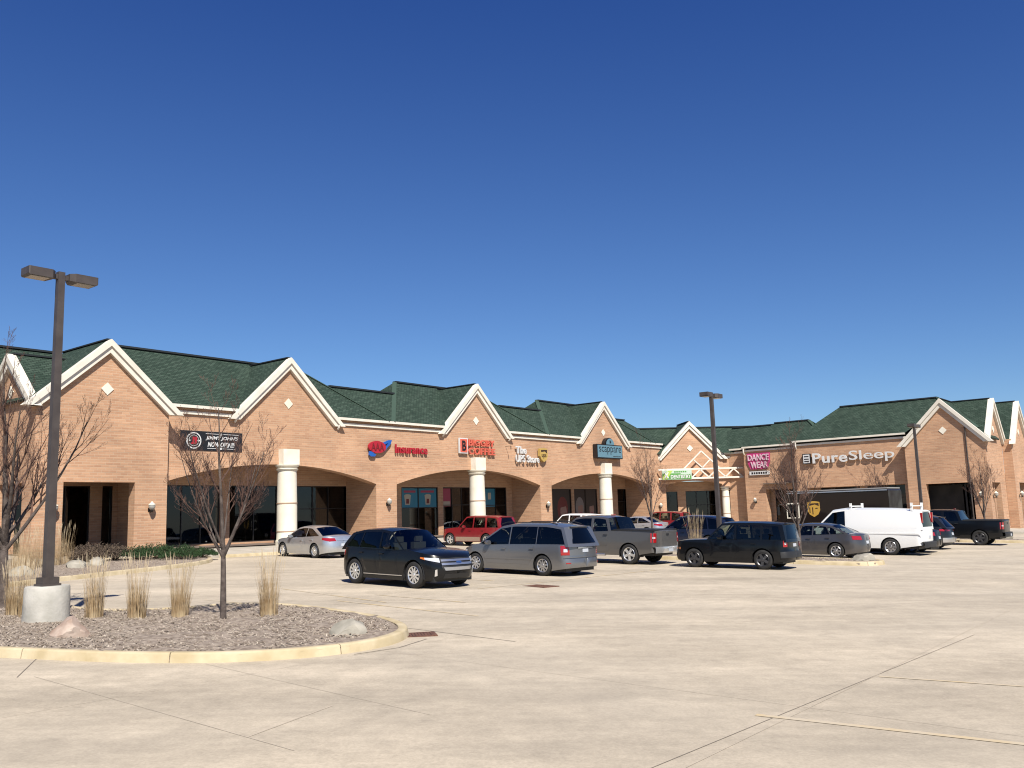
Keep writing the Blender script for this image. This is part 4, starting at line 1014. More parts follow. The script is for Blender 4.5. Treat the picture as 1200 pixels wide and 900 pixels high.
car('crossover', 'navy blue crossover parked between the grey pickup and the tall lamp post', 'car', {**suv, 'L': 5.0, 'H': 1.74, 'wb': 2.95, 'fo': .95, 'gh': [(.10, 1.05), (.55, 1.60), (1.3, 1.71), (2.2, 1.74), (2.85, 1.67), (3.75, 1.06)], 'top': [(0, 1.0), (.25, 1.07), (1.5, 1.07), (3.3, 1.05), (3.8, 1.06), (4.5, .99), (5.0, .88)], 'splits': ((1.15, 1.3, .06), (2.35, 2.3, .07)), 'doors': ((1.3, 2.36), (2.38, 3.45))}, (9.6, 45.4), H_(-51), 1, p_navy)
car('crossover', 'charcoal suv squeezed between the dark grey sedan and the brown delivery truck', 'car', {**suv, 'H': 1.74}, (17.0, 44.6), H_(-51), 1, p_dark)
car('crossover', 'charcoal crossover with slim red tail lights between white van and black pickup', 'car', {**suv, 'rearp': [('tail_light', [(.35, .90), (1.1, .90), (1.1, 1.0), (.35, .99)], .012, redl), ('number_plate', plate(.16, .70, .82), .014, platem), ('bumper', [(0, .36), (1.0, .36), (1.0, .58), (0, .58)], .02, alloy)]}, (20.3, 44.9), H_(-51.4), 1, p_dark)
# --- pickups
pk = dict(L=5.85, W=2.03, H=1.87, wb=3.66, fo=1.0, r=.40, gc=.36, cr=.14, cf=.5, top=[(0, 1.30), (1.95, 1.30), (2.2, 1.27), (4.3, 1.22), (4.6, 1.24), (5.4, 1.19), (5.85, 1.08)],
          gh=[(2.02, 1.27), (2.22, 1.80), (2.7, 1.865), (3.4, 1.87), (3.85, 1.82), (4.68, 1.23)], splits=((2.98, 2.98, .13),), roofw=.78, beltw=.93, dpil=.15, apil=.11, rear='glass', seats=(2.45, 3.4), doors=((2.14, 3.02), (3.04, 4.2)), sill=.12, handle=black_pl, tw=.27, crown=.035,
          sec=[(.25, .95), (.5, .99), (.8, 1.0), (1.1, .985), (1.3, .97)], fp=[(.3, -.06), (.5, .03), (.7, .03), (.74, -.02), (1.1, -.06)], rp=[(.3, 0), (1.3, 0)], wb_b=.08, wb_t=.06, rb_b=.02, rb_t=.02,
          rearp=[('tail_light', [(.83, .86), (1.10, .86), (1.10, 1.22), (.83, 1.22)], .014, redl), ('reverse_light', [(.90, 1.01), (1.02, 1.01), (1.02, 1.08), (.90, 1.08)], .02, clearl), ('tailgate', [(0, .72), (.80, .72), (.80, 1.27), (0, 1.27)], .01, None), ('gate_handle', [(0, 1.12), (.10, 1.12), (.10, 1.2), (0, 1.2)], .02, black_pl)],
          front=[('headlight', [(.6, .85), (.95, .85), (.95, 1.02), (.6, 1.02)], .012, clearl), ('grille', [(0, .8), (.55, .8), (.55, 1.05), (0, 1.05)], .012, chrome), ('bumper', [(0, .5), (1.0, .5), (1.0, .68), (0, .68)], .05, chrome)])
def pickup(label, pos, az, paintm, bump, rims, extra=()):
    p = {**pk, 'rearp': [(a, b, c, d or paintm) for a, b, c, d in pk['rearp']], 'sidep': list(extra)}
    S = car('pickup_truck', label, 'pickup truck', p, pos, az, 1, paintm, rims=rims); xc = S.xc; r = S.root
    MB().box((.06 - xc, -.84, 1.305), (1.98 - xc, .84, 1.365)).build('bed_cover', black_pl, r)
    for sd in (1, -1): MB().box((.04 - xc, sd * .93 - .055, 1.302), (2.0 - xc, sd * .93 + .055, 1.335)).build('bed_rail', black_pl, r)
    b = MB(); rows = []
    for k in range(13):
        e = -1 + k / 6; x = -.14 + .10 * abs(e) ** 3 - xc
        rows.append([(x + .14, e * .98, .70), (x, e * .98, .69), (x - .015, e * .98, .6), (x, e * .98, .46), (x + .16, e * .98, .45)])
    b.grid(rows).build('rear_bumper', bump, r, 40, fix=True)
    MB().box((-.16 - xc, -.16, .5), (-.15 - xc, .16, .62)).build('number_plate', platem, r)
    for sd in (1, -1): MB().tube([(2.3 - xc, sd * .98, .36), (4.1 - xc, sd * .98, .36)], .045, 8).build('side_step', alloy, r)
    MB().box((2.5 - xc, -.14, 1.915), (2.56 - xc, .14, 1.945)).build('brake_light', redl, r)
    return S
pickup('pewter grey crew cab pickup with dark bed cover and chrome rear bumper', (4.45, 36.05), H_(-50), p_pewter, chrome, ('chrome', 5, (.05, .05)),
       [('door_moulding', [(2.2, .74), (4.15, .74), (4.15, .79), (2.2, .79)], .016, p_pewter)])
pickup('black crew cab pickup with flared arches at the end of the row', (24.75, 48.7), H_(-51.4), p_black, black_pl, ('dark_alloy', 6, (.05, .04)))
# --- cargo van
vn = dict(L=5.69, W=2.01, H=2.06, wb=3.43, fo=.86, r=.37, gc=.30, cr=.22, cf=.6, top=[(0, 1.16), (4.2, 1.16), (4.6, 1.15), (5.2, 1.06), (5.69, .95)],
          gh=[(.04, 1.16), (.12, 1.90), (1.5, 2.0), (3.3, 2.02), (3.95, 1.94), (4.78, 1.15)], splits=((3.28, 3.30, .14),), nowin=(0,), roofw=.84, beltw=.965, dpil=.2, apil=.10, rear='gate', seats=(3.3,), doors=((3.3, 4.42),), sill=.14, handle=black_pl, mirror=black_pl, rcrown=.08,
          sec=[(.25, .95), (.5, .985), (.85, 1.0), (1.2, .985)], fp=[(.3, -.04), (.5, .03), (.68, .03), (.72, -.02), (1.1, -.10)], rp=[(.3, 0), (1.3, 0)], wb_b=.10, wb_t=.07, rb_b=.03, rb_t=.03,
          rearp=[('rear_door', [(.012, .62), (.86, .62), (.86, 1.13), (.012, 1.13)], .01, p_white), ('number_plate', plate(.16, .74, .86), .02, platem)],
          front=[('headlight', [(.55, .72), (.9, .72), (.9, .92), (.55, .92)], .012, clearl), ('grille', [(0, .7), (.5, .7), (.5, .92), (0, .92)], .012, black_pl)])
V_ = car('cargo_van', 'white cargo van with ladder racks on its roof', 'van', vn, (16.6, 40.5), H_(-51), 1, p_white, rims=('alloy', 8, (.04, .05)), glassr=(g_dark, g_dark))
xc = V_.xc; r = V_.root
b = MB(); rows = []
for k in range(13):
    e = -1 + k / 6; x = -.12 + .09 * abs(e) ** 3 - xc
    rows.append([(x + .14, e * .97, .60), (x, e * .97, .59), (x - .01, e * .97, .5), (x, e * .97, .36), (x + .16, e * .97, .35)])
b.grid(rows).build('rear_bumper', black_pl, r, 40, fix=True)
for sd in (1, -1):
    b = MB(); b.box((-.012 - xc + .03, sd * .80 - .045, 1.42), (.10 - xc, sd * .80 + .045, 1.86))
    q = b.build('tail_light', redl, r)
    q.data.transform(Matrix.Shear('XZ', 4, (0, 0)) if False else Matrix.Identity(4))
for x in (.45, 3.1):
    for sd in (1, -1):
        MB().box((x - .05 - xc, sd * .80 - .03, 1.95), (x + .05 - xc, sd * .80 + .03, 2.30)).build('rack_post', p_white, r)
    MB().box((x - .04 - xc, -.86, 2.14), (x + .04 - xc, .86, 2.19)).build('rack_bar', p_white, r)
MB().box((.02 - xc, .99, .92), (3.0 - xc, 1.012, .97)).build('side_moulding', p_white, r)
# --- delivery step van
def step_van(pos, az):
    h = Vector((math.sin(az), math.cos(az), 0)); o = Vector((pos[0], pos[1], 0)); o.z = G(o.x, o.y)
    r = empty('delivery_truck', o, math.atan2(h.y, h.x), 'tall dark brown parcel delivery truck with golden shield on its side', 'truck', 'vehicles parked in the lot')
    L, Wd, H = 5.9, 2.35, 3.05
    prof = [(-L / 2, .75), (2.5, .75), (2.55, .5), (3.35, .5), (3.5, .7), (3.55, 1.25), (3.4, 1.4), (3.05, 1.5), (2.75, 2.75), (2.5, 3.0), (-L / 2 + .1, 3.0), (-L / 2, 2.9)]
    rows = []
    for y, k in ((-Wd / 2, .97), (-Wd / 2 + .03, 1), (Wd / 2 - .03, 1), (Wd / 2, .97)): pass
    mb = MB().prism(prof, lambda u, v, e: (u, -e, v), -Wd / 2, Wd / 2)
    mb.build('cargo_body', p_brown, r, 30, fix=True)
    MB().box((-L / 2 + .05, -Wd / 2 + .05, 3.002), (2.45, Wd / 2 - .05, 3.06)).build('roof_panel', plain('roof_fibreglass', (.42, .40, .38), .5), r)
    for sd in (1, -1):
        MB().bar((-L / 2 + .05, sd * (Wd / 2 + .012), 2.93), (2.5, sd * (Wd / 2 + .012), 2.93), .03, .06).build('roof_rail', alloy, r)
        MB().bar((-L / 2 + .05, sd * (Wd / 2 + .012), .92), (1.6, sd * (Wd / 2 + .012), .92), .03, .08).build('rub_rail', black_pl, r)
        # sliding door and its window, drawn back from the windshield
        MB().prism([(1.75, .62), (2.62, .62), (2.62, 2.62), (1.75, 2.62)], lambda u, v, e: (u, sd * (Wd / 2 + e), v), .003, .02).build('cab_door', p_brown, r, fix=True)
        wf = MB().prism([(1.85, 1.55), (2.58, 1.55), (2.58, 2.40), (1.85, 2.40)], lambda u, v, e: (u, sd * (Wd / 2 + e), v), .022, .035).build('door_window', stone, r, fix=True)
        MB().prism([(1.92, 1.62), (2.51, 1.62), (2.51, 2.33), (1.92, 2.33)], lambda u, v, e: (u, sd * (Wd / 2 + e), v), .036, .042).build('pane', store_glass, wf, fix=True)
        MB().tube([(2.75, sd * 1.18, 2.35), (2.95, sd * 1.42, 2.3), (2.95, sd * 1.42, 1.75)], .02, 6).build('mirror_arm', black_pl, r)
        MB().box((2.92, sd * 1.42 - .1, 1.75), (2.98, sd * 1.42 + .1, 2.2)).build('mirror', black_pl, r)
        # shield emblem on the side
        gold, dk = plain('gold', (.72, .42, .07), .4), plain('dark_brown', (.05, .02, .01), .5)
        sh = [(-.42, .45), (-.2, .5), (0, .52), (.2, .5), (.42, .45), (.44, -.1), (.3, -.38), (0, -.56), (-.3, -.38), (-.44, -.1)]
        e = MB().prism([(1.05 + u * .8, 2.05 + v * .8) for u, v in sh], lambda u, v, e: (u, sd * (Wd / 2 + e), v), .004, .012).build('shield_emblem', gold, r, fix=True)
        sw = [(-.33, .36), (.36, .38), (.36, .18), (.1, .30), (-.33, .2)]
        MB().prism([(1.05 - sd * u * .8, 2.05 + v * .8) for u, v in sw], lambda u, v, e: (u, sd * (Wd / 2 + e), v), .013, .018).build('emblem_swoosh', dk, e, fix=True)
        for m, (a, b_, c, d) in enumerate(((-.24, -.19, -.22, .08), (-.08, -.03, -.30, .08), (.10, .22, .0, .05))):
            MB().prism([(1.05 - sd * a, 2.05 + c), (1.05 - sd * b_, 2.05 + c), (1.05 - sd * b_, 2.05 + d), (1.05 - sd * a, 2.05 + d)], lambda u, v, e: (u, sd * (Wd / 2 + e), v), .013, .018).build('emblem_letter', dk, e, fix=True)
        MB().prism([(-3.2, 1.55), (-.5, 1.55), (-.5, 1.67), (-3.2, 1.67)], lambda u, v, e: (u, sd * (Wd / 2 + e), v), .004, .01).build('gold_stripe', gold, r, fix=True)
        for x in (-2.0, 2.75):
            w = MB().lathe([(.26, -.13), (.40, -.13), (.43, -.08), (.43, .08), (.40, .13), (.26, .13)], 28, 'y').build('wheel', tyre_m, r, 40, fix=True); w.location = (x, sd * (Wd / 2 - .18), .43)
            MB().lathe([(.05, .14), (.12, .14), (.2, .06), (.27, .135)], 20, 'y').build('rim', MAT['dark_alloy'], w, 40, fix=True)
        MB().box((3.50, sd * .85 - .13, .95), (3.58, sd * .85 + .13, 1.2)).build('headlight', clearl, r)
    MB().prism([(3.03, 1.52), (3.07, 1.52), (2.80, 2.68), (2.76, 2.68)], lambda u, v, e: (u + .012, e, v), -1.02, 1.02).build('windshield', store_glass, r, fix=True)
    MB().box((3.56, -1.1, .45), (3.72, 1.1, .68)).build('front_bumper', chrome, r); MB().box((3.52, -.55, .75), (3.575, .55, 1.2)).build('grille', black_pl, r)
step_van((17.9, 50.0), H_(-51.4))
# --- the car lot's vehicles rest on the lot; next the signs

# ------------------------------------------------------------------ signs
def text_polys(txt, bold=.0, extrude=.05, shear=0, space=1):
    cu = bpy.data.curves.new('t', 'FONT'); cu.body = txt; cu.size = 1; cu.extrude = extrude; cu.offset = bold; cu.shear = shear; cu.space_character = space; cu.resolution_u = 3
    o = bpy.data.objects.new('t', cu); col.objects.link(o); dg = bpy.context.evaluated_depsgraph_get(); dg.update()
    me = bpy.data.meshes.new_from_object(o.evaluated_get(dg)); bpy.data.objects.remove(o); bpy.data.curves.remove(cu)
    V = [v.co.copy() for v in me.vertices]; F = [tuple(p.vertices) for p in me.polygons]; bpy.data.meshes.remove(me)
    # letters: connected shells, merged where they overlap along the line (dots, counters)
    par = list(range(len(V)))
    def find(a):
        while par[a] != a: par[a] = par[par[a]]; a = par[a]
        return a
    key = {}
    for i, v in enumerate(V):
        k = (round(v.x, 4), round(v.y, 4), round(v.z, 4))
        if k in key: par[find(i)] = find(key[k])
        else: key[k] = i
    for f in F:
        for a in f[1:]: par[find(a)] = find(f[0])
    g = {}
    for i in range(len(V)): g.setdefault(find(i), []).append(i)
    comp = sorted(([min(V[i].x for i in c), max(V[i].x for i in c), set(c)] for c in g.values()), key=lambda c: c[0]); out_ = []
    for c in comp:
        if out_ and c[0] < out_[-1][1] - .35 * min(c[1] - c[0], out_[-1][1] - out_[-1][0]): out_[-1][1] = max(out_[-1][1], c[1]); out_[-1][2] |= c[2]
        else: out_.append(c)
    return V, F, [c[2] for c in out_]
def lettering(txt, box, mp, e0, mat, root, org, depth=.06, bold=.02, shear=0, each=True, space=1, name='letter'):
    """text fitted into box (u0, z0, u1, z1) of a wall; letters stand e0 in front"""
    V, F, comps = text_polys(txt, bold, .5, shear, space)
    x0, x1 = min(v.x for v in V), max(v.x for v in V); y0, y1 = min(v.y for v in V), max(v.y for v in V)
    u0, z0, u1, z1 = box
    T = [Vector(mp(u0 + (u1 - u0) * (v.x - x0) / (x1 - x0), z0 + (z1 - z0) * (v.y - y0) / (y1 - y0), -e0 - depth / 2 - v.z * depth)) for v in V]
    for c in (comps if each else [set(range(len(V)))]):
        ids = sorted(c); ix = {i: k for k, i in enumerate(ids)}
        MB().add([T[i] for i in ids], [tuple(ix[i] for i in f) for f in F if f[0] in c]).build(name if each else 'lettering', mat, root, None, origin=org, fix=True)
def sign_root(name, label, mp, u, z, cat='sign', group=None):
    p = Vector(mp(u, z, -.05)); return empty(name, W(*p), BROT, label, cat, group), tuple(p)
def spanel(poly, mp, e0, e1, mat, root, org, name):
    return MB().prism(poly, mp, -e1, -e0).build(name, mat, root, None, origin=org, fix=True)
def rect(a, b, c, d): return [(a, b), (c, b), (c, d), (a, d)]
def ell(cx, cz, rx_, rz_, n=24, a0=0, a1=2 * math.pi): return [(cx + rx_ * math.cos(a0 + (a1 - a0) * k / n), cz + rz_ * math.sin(a0 + (a1 - a0) * k / n)) for k in range(n if a1 - a0 > 6.2 else n + 1)]
def ringp(mb, cx, cz, r0, r1, mp, e0, e1, n=28):
    for k in range(n):
        a, b = 2 * math.pi * k / n, 2 * math.pi * (k + 1) / n
        mb.prism([(cx + r0 * math.cos(a), cz + r0 * math.sin(a)), (cx + r1 * math.cos(a), cz + r1 * math.sin(a)), (cx + r1 * math.cos(b), cz + r1 * math.sin(b)), (cx + r0 * math.cos(b), cz + r0 * math.sin(b))], mp, -e1, -e0)
s_white = plain('sign_white', (.82, .82, .80), .4); s_black = plain('sign_black', (.012, .012, .014), .45); s_red = plain('sign_red', (.50, .018, .035), .4); s_blue = plain('sign_blue', (.02, .13, .50), .4)
s_coral = plain('sign_coral', (.80, .16, .10), .45); s_dred = plain('sign_dark_red', (.22, .012, .015), .5); s_teal = plain('sign_teal', (.15, .30, .38), .5); s_gold = plain('sign_gold', (.62, .42, .12), .4); s_brown = plain('sign_brown', (.06, .03, .015), .5)
s_green = plain('sign_green', (.10, .36, .06), .5); s_lime = plain('sign_lime', (.50, .68, .12), .5); s_mint = plain('sign_mint', (.60, .74, .60), .5); s_pink = plain('sign_pink', (.62, .05, .22), .4); s_grey = plain('sign_grey', (.20, .20, .21), .5); s_pale = plain('sign_pale_pink', (.85, .60, .68), .4)
A = mpd(41.5)
# black vinyl banner
R_, o_ = sign_root('vinyl_banner', 'black vinyl banner with round white ring logo and white capitals', A, 26.6, 6.3, 'banner')
spanel(rect(24.85, 5.82, 28.5, 6.83), A, .01, .03, s_black, R_, o_, 'banner_sheet')
m = MB(); ringp(m, 25.62, 6.33, .37, .43, A, .031, .038); ringp(m, 25.62, 6.33, .27, .29, A, .031, .038); m.build('logo_ring', s_white, R_, None, origin=o_)
lettering('JJ', (25.45, 6.14, 25.8, 6.52), A, .04, s_red, R_, o_, .008, .05)
for u0, u1 in ((25.2, 25.42), (25.83, 26.04)): spanel(rect(u0, 6.30, u1, 6.36), A, .031, .038, s_white, R_, o_, 'logo_bar')
lettering("JIMMY JOHN'S", (26.3, 6.36, 28.25, 6.6), A, .031, s_white, R_, o_, .006, .03, .25)
lettering('NOW OPEN!!!', (26.42, 6.03, 28.05, 6.29), A, .031, s_white, R_, o_, .006, .03, .25)
for u0, u1, z in ((26.3, 27.1, 6.70), (27.35, 28.3, 6.70), (26.4, 27.0, 5.94), (27.3, 28.1, 5.94)): spanel(rect(u0, z, u1, z + .025), A, .031, .036, s_white, R_, o_, 'banner_rule')
for z in (6.71, 5.95): spanel(ell(27.2, z, .07, .06, 10), A, .031, .036, s_white, R_, o_, 'banner_dot')
# insurance sign: red oval with blue swoosh, and its lettering
R_, o_ = sign_root('oval_logo_sign', 'red oval logo sign with blue swoosh on the brick', A, 38.3, 6.4)
spanel(ell(38.15, 6.45, .72, .38), A, .1, .22, s_red, R_, o_, 'oval_face')
lettering('AAA', (37.62, 6.22, 38.68, 6.68), A, .225, s_dred, R_, o_, .02, .01)
spanel([(38.62, 6.73), (39.15, 6.93), (39.4, 6.93), (39.3, 6.7), (38.98, 6.42), (38.75, 6.2), (38.7, 6.3), (38.95, 6.55), (39.1, 6.74), (38.75, 6.62)], A, .08, .2, s_blue, R_, o_, 'swoosh')
spanel([(37.55, 6.18), (37.5, 5.95), (37.6, 5.86), (37.95, 5.86), (38.05, 6.0), (37.85, 6.05), (37.8, 6.14)], A, .08, .2, s_blue, R_, o_, 'swoosh')
R_, o_ = sign_root('channel_letter_sign', 'small red channel letters beside the red oval logo', A, 41, 6.4)
lettering('Insurance', (39.75, 6.13, 42.65, 6.70), A, .08, s_red, R_, o_, .08, .02, space=1.06)
# coffee sign
R_, o_ = sign_root('channel_letter_sign', 'coral red coffee shop letters with framed red letter box', A, 47.6, 6.8)
bxs = spanel(rect(45.75, 6.32, 46.62, 7.38), A, .08, .2, s_white, R_, o_, 'letter_box'); spanel(rect(45.82, 6.39, 46.55, 7.31), A, .201, .215, s_coral, R_, o_, 'box_face')
lettering('B', (46.0, 6.5, 46.4, 7.2), A, .216, s_black, R_, o_, .02, .03)
lettering('BIGGBY', (46.75, 6.88, 49.55, 7.33), A, .09, s_coral, R_, o_, .10, .02, space=1.05)
lettering('COFFEE', (46.75, 6.28, 49.6, 6.76), A, .09, s_coral, R_, o_, .10, .02, space=1.05)
# white store letters, gold shield
R_, o_ = sign_root('channel_letter_sign', 'white channel letters with small golden shield above the arcade', A, 53.5, 6.4)
lettering('The', (51.95, 6.50, 53.2, 7.05), A, .14, s_white, R_, o_, .10, .02)
lettering('UPS Store', (51.95, 5.86, 54.75, 6.42), A, .14, s_white, R_, o_, .10, .015, space=1.08)
shp = [(-.42, .45), (-.2, .5), (0, .52), (.2, .5), (.42, .45), (.44, -.1), (.3, -.38), (0, -.56), (-.3, -.38), (-.44, -.1)]
sh = spanel([(55.25 + u * 1.1, 6.5 + v) for u, v in shp], A, .1, .32, s_gold, R_, o_, 'shield')
spanel([(55.25 + u * 1.1, 6.5 + v) for u, v in ((-.33, .36), (.36, .38), (.36, .1), (.1, .26), (-.33, .2))], A, .321, .33, s_brown, R_, o_, 'shield_swoosh')
lettering('ups', (54.95, 6.2, 55.55, 6.55), A, .321, s_brown, R_, o_, .01, .02)
b_ = MB().tube([mpd(41.5)(51.0, 7.0, 0), mpd(41.5)(51.0, 7.0, -.5)], .02, 6).tube([mpd(41.5)(51.0, 7.0, -.5), mpd(41.5)(51.0, 6.75, -.5)], .03, 6)
bp(b_, 'sign_bracket', bronze)
# teal box sign
R_, o_ = sign_root('box_sign', 'teal box sign with round crest hung above the third column', A, 64.4, 7.1)
spanel(rect(62.45, 6.45, 66.4, 7.62), A, .06, .46, s_black, R_, o_, 'sign_case'); spanel(rect(62.53, 6.53, 66.32, 7.55), A, .461, .475, s_teal, R_, o_, 'sign_face')
spanel(ell(64.5, 7.6, .72, .62, 20, 0, math.pi), A, .061, .40, s_black, R_, o_, 'crest_case'); spanel(ell(64.5, 7.63, .62, .52, 20, 0, math.pi), A, .462, .474, s_teal, R_, o_, 'crest_face')
m = MB()
for a in range(6):
    c, s_ = math.cos(a * math.pi / 3), math.sin(a * math.pi / 3); m.prism([(64.5 + .05 * -s_, 7.86 + .05 * c), (64.5 + .2 * c, 7.86 + .2 * s_), (64.5 + .05 * s_, 7.86 - .05 * c)], A, -.485, -.476)
m.build('crest_flower', s_black, R_, None, origin=o_, fix=True)
lettering('scappare', (62.75, 6.78, 66.15, 7.42), A, .476, s_black, R_, o_, .012, -.008)
for u in range(7): spanel(rect(64.9 + u * .17, 6.60, 65.02 + u * .17, 6.68), A, .476, .482, s_black, R_, o_, 'small_mark')
# green sign on the lattice beam
R_, o_ = sign_root('shop_sign', 'long green and lime sign hung on the white lattice beam', mpc, 1.2, 5.2)
cs = lambda u, v, e: mpc(u, v, e - .98)
spanel(rect(-.25, 4.72, 2.55, 5.58), cs, 0, .08, s_mint, R_, o_, 'sign_board'); spanel(rect(-.22, 4.75, 1.5, 5.3), cs, .081, .09, s_green, R_, o_, 'green_band'); spanel(rect(1.505, 4.75, 2.5, 5.2), cs, .081, .09, s_green, R_, o_, 'green_band')
spanel([(-.22, 5.0), (.35, 5.55), (.75, 5.55), (.2, 4.76), (-.22, 4.76)], cs, .091, .1, s_lime, R_, o_, 'lime_flash')
lettering('X', (-.1, 4.85, .4, 5.4), cs, .101, s_white, R_, o_, .02, .06)
lettering('DENTISTRY', (.55, 4.82, 2.45, 5.16), cs, .101, s_white, R_, o_, .02, .03)
for u in range(6): spanel(rect(.9 + u * .2, 5.37, 1.05 + u * .2, 5.5), cs, .081, .09, s_green, R_, o_, 'small_mark')
# pink sign
Bm = lambda S0: (lambda u, v, e: (S0 + e, -u, v))                 # reads left to right along decreasing d
B1 = Bm(77.6)
R_, o_ = sign_root('shop_sign', 'pink two line dance wear sign over a small white plaque', B1, -33.6, 6)
spanel([(-34.6, 5.95), (-34.35, 5.4), (-32.75, 5.4), (-32.5, 5.95), (-32.45, 6.85), (-34.65, 6.85)], B1, .05, .12, s_pink, R_, o_, 'backing')
lettering('DANCE', (-34.55, 6.18, -32.55, 6.75), B1, .121, s_pale, R_, o_, .08, .02); lettering('WEAR', (-34.3, 5.5, -32.7, 6.08), B1, .121, s_pale, R_, o_, .08, .02)
spanel(rect(-34.5, 4.88, -32.6, 5.22), B1, .04, .12, s_white, R_, o_, 'plaque')
for u in range(7): spanel(rect(-34.3 + u * .22, 4.96, -34.15 + u * .22, 5.14), B1, .121, .13, s_black, R_, o_, 'small_mark')
B2 = Bm(76.6)
R_, o_ = sign_root('channel_letter_sign', 'large white channel letters with square logo on the right wing', B2, -25, 5.9)
sq = spanel(rect(-29.05, 5.55, -28.35, 6.42), B2, .08, .26, s_black, R_, o_, 'logo_box'); spanel(rect(-28.98, 5.62, -28.42, 6.35), B2, .261, .27, s_white, R_, o_, 'logo_face')
for z in (5.72, 5.92, 6.14): spanel(rect(-28.9, z, -28.5, z + .09), B2, .271, .28, s_black, R_, o_, 'logo_bar')
lettering('Pure', (-28.2, 5.55, -25.25, 6.42), B2, .14, s_white, R_, o_, .10, .018, space=1.06); lettering('Sleep', (-25.1, 5.42, -21.45, 6.44), B2, .14, s_white, R_, o_, .10, .004)

# window posters
def poster(label, D, a, b, z0, z1, base, shapes, group='posters in the shop windows'):
    mp = lambda u, v, e: (u * KP, D + e, 2.1 + (v - 2.1) * KP)
    R_, o_ = sign_root('window_poster', label, mp, (a + b) / 2, z0, 'poster', group)
    spanel(rect(a, z0, b, z1), mp, 0, .006, base, R_, o_, 'sheet')
    for i, (nm, pl, mt) in enumerate(shapes): spanel(pl, mp, .0065 + .003 * i, .0085 + .003 * i, mt, R_, o_, nm)
aqua = plain('poster_aqua', (.02, .22, .33), .5); cream = plain('poster_cream', (.55, .48, .36), .6); skin = plain('poster_skin', (.42, .24, .18), .6); hair = plain('poster_red_hair', (.20, .03, .025), .6); dkp = plain('poster_dark', (.03, .022, .022), .5); rose = plain('poster_rose', (.45, .05, .10), .5); greyp = plain('poster_grey', (.30, .26, .24), .6)
def cup(c, z): return [('cup', [(c - .22, z - .5), (c + .22, z - .5), (c + .3, z + .05), (c - .3, z + .05)], cream), ('cup_lid', ell(c, z + .1, .33, .12, 14), cream), ('cup_sleeve', [(c - .14, z - .42), (c + .14, z - .42), (c + .12, z - .1), (c - .12, z - .1)], hair)]
Dp = DB + .10 - .004
KP = KR
poster('blue poster with a pair of cream cups in the coffee shop window', Dp, 42.42, 43.9, 2.72, 4.0, aqua, cup(42.95, 3.4) + [('headline', rect(42.6, 3.72, 43.7, 3.86), rose)])
poster('blue poster with one cream cup beside the first cup poster', Dp, 44.0, 45.75, 2.72, 4.0, aqua, cup(44.9, 3.4) + [('headline', rect(44.2, 3.72, 45.5, 3.86), rose)])
poster('narrow red and white notice strip on the coffee shop door', Dp, 46.4, 47.2, 2.75, 4.0, rose, [('white_panel', rect(46.45, 2.78, 47.15, 3.1), cream)])
poster('wide plain blue panel in the window right of the second column', Dp, 50.25, 52.1, 2.66, 4.0, aqua, [('light_patch', rect(50.6, 3.2, 50.95, 3.7), cream), ('light_patch', rect(51.3, 3.2, 51.65, 3.7), cream)])
poster('narrow blue panel in the last window under the second arch', Dp, 54.7, 56.85, 2.66, 4.0, aqua, [('light_patch', rect(55.0, 3.2, 55.4, 3.7), cream), ('light_patch', rect(56.0, 3.2, 56.5, 3.7), cream)])
def face(c, z, sc, hm): return [('hair', ell(c, z + .12 * sc, .62 * sc, .85 * sc, 20), hm), ('face', ell(c + .08 * sc, z - .05 * sc, .38 * sc, .58 * sc, 20), skin), ('fringe', [(c - .42 * sc, z + .2 * sc), (c + .5 * sc, z + .32 * sc), (c + .35 * sc, z + .62 * sc), (c - .3 * sc, z + .62 * sc)], hm), ('lips', ell(c + .1 * sc, z - .33 * sc, .12 * sc, .05 * sc, 10), rose)]
poster('dark salon poster of a red haired head', Dp, 59.45, 61.85, 1.0, 3.95, dkp, face(60.8, 2.2, 1.2, hair))
poster('salon poster of a pale grey head of hair', Dp, 62.5, 64.1, 1.0, 3.95, dkp, face(63.3, 2.35, 1.0, greyp))
poster('salon poster of a dark haired face beside the third column', Dp, 64.25, 65.8, 1.0, 3.95, dkp, face(65.0, 2.3, .95, dkp))
poster('yellow and grey display board inside the insurance office window', 45.4, 36.3, 37.0, 1.3, 3.0, cream, [('red_mark', rect(36.7, 2.2, 37.0, 2.5), s_red)])

# ------------------------------------------------------------------ islands, beds and walks
def island(name, pts, rings=2, mulch_h=.115):
    ring = smooth_ring(pts, rings)
    area = sum(ring[i].x * ring[(i + 1) % len(ring)].y - ring[(i + 1) % len(ring)].x * ring[i].y for i in range(len(ring)))
    if area < 0: ring = ring[::-1]
    o = raised(name, ring, mulch_h - .03, mulchm)
    # lumpy mulch surface
    mb = MB(); V, F = cdt([(p.x, p.y) for p in ring], (), .28); 
    rnd = random.Random(3)
    mb.add([(x, y, G(x, y) + mulch_h + (rnd.uniform(-.015, .05) if i >= len(ring) else -.01)) for i, (x, y) in enumerate(V)], F)
    mb.build('mulch', mulchm, o, 60)
    kerb_run(o, ring + [ring[0]], 1)
    return o, ring
ISL1 = [(-17, 17.6), (-13, 16.0), (-10.5, 15.3), (-8.36, 14.84), (-6.45, 14.26), (-4.77, 14.07), (-3.5, 14.36), (-2.62, 15.0), (-2.1, 15.9), (-2.0, 17.0), (-2.45, 18.2), (-3.1, 19.1), (-4.33, 20.41), (-5.5, 21.4), (-6.7, 21.6), (-7.5, 20.8), (-8.57, 20.3), (-10, 20.8), (-11.5, 22.4), (-13, 23.4), (-17, 22.6)]
i1, ring1 = island('planted_island', ISL1)
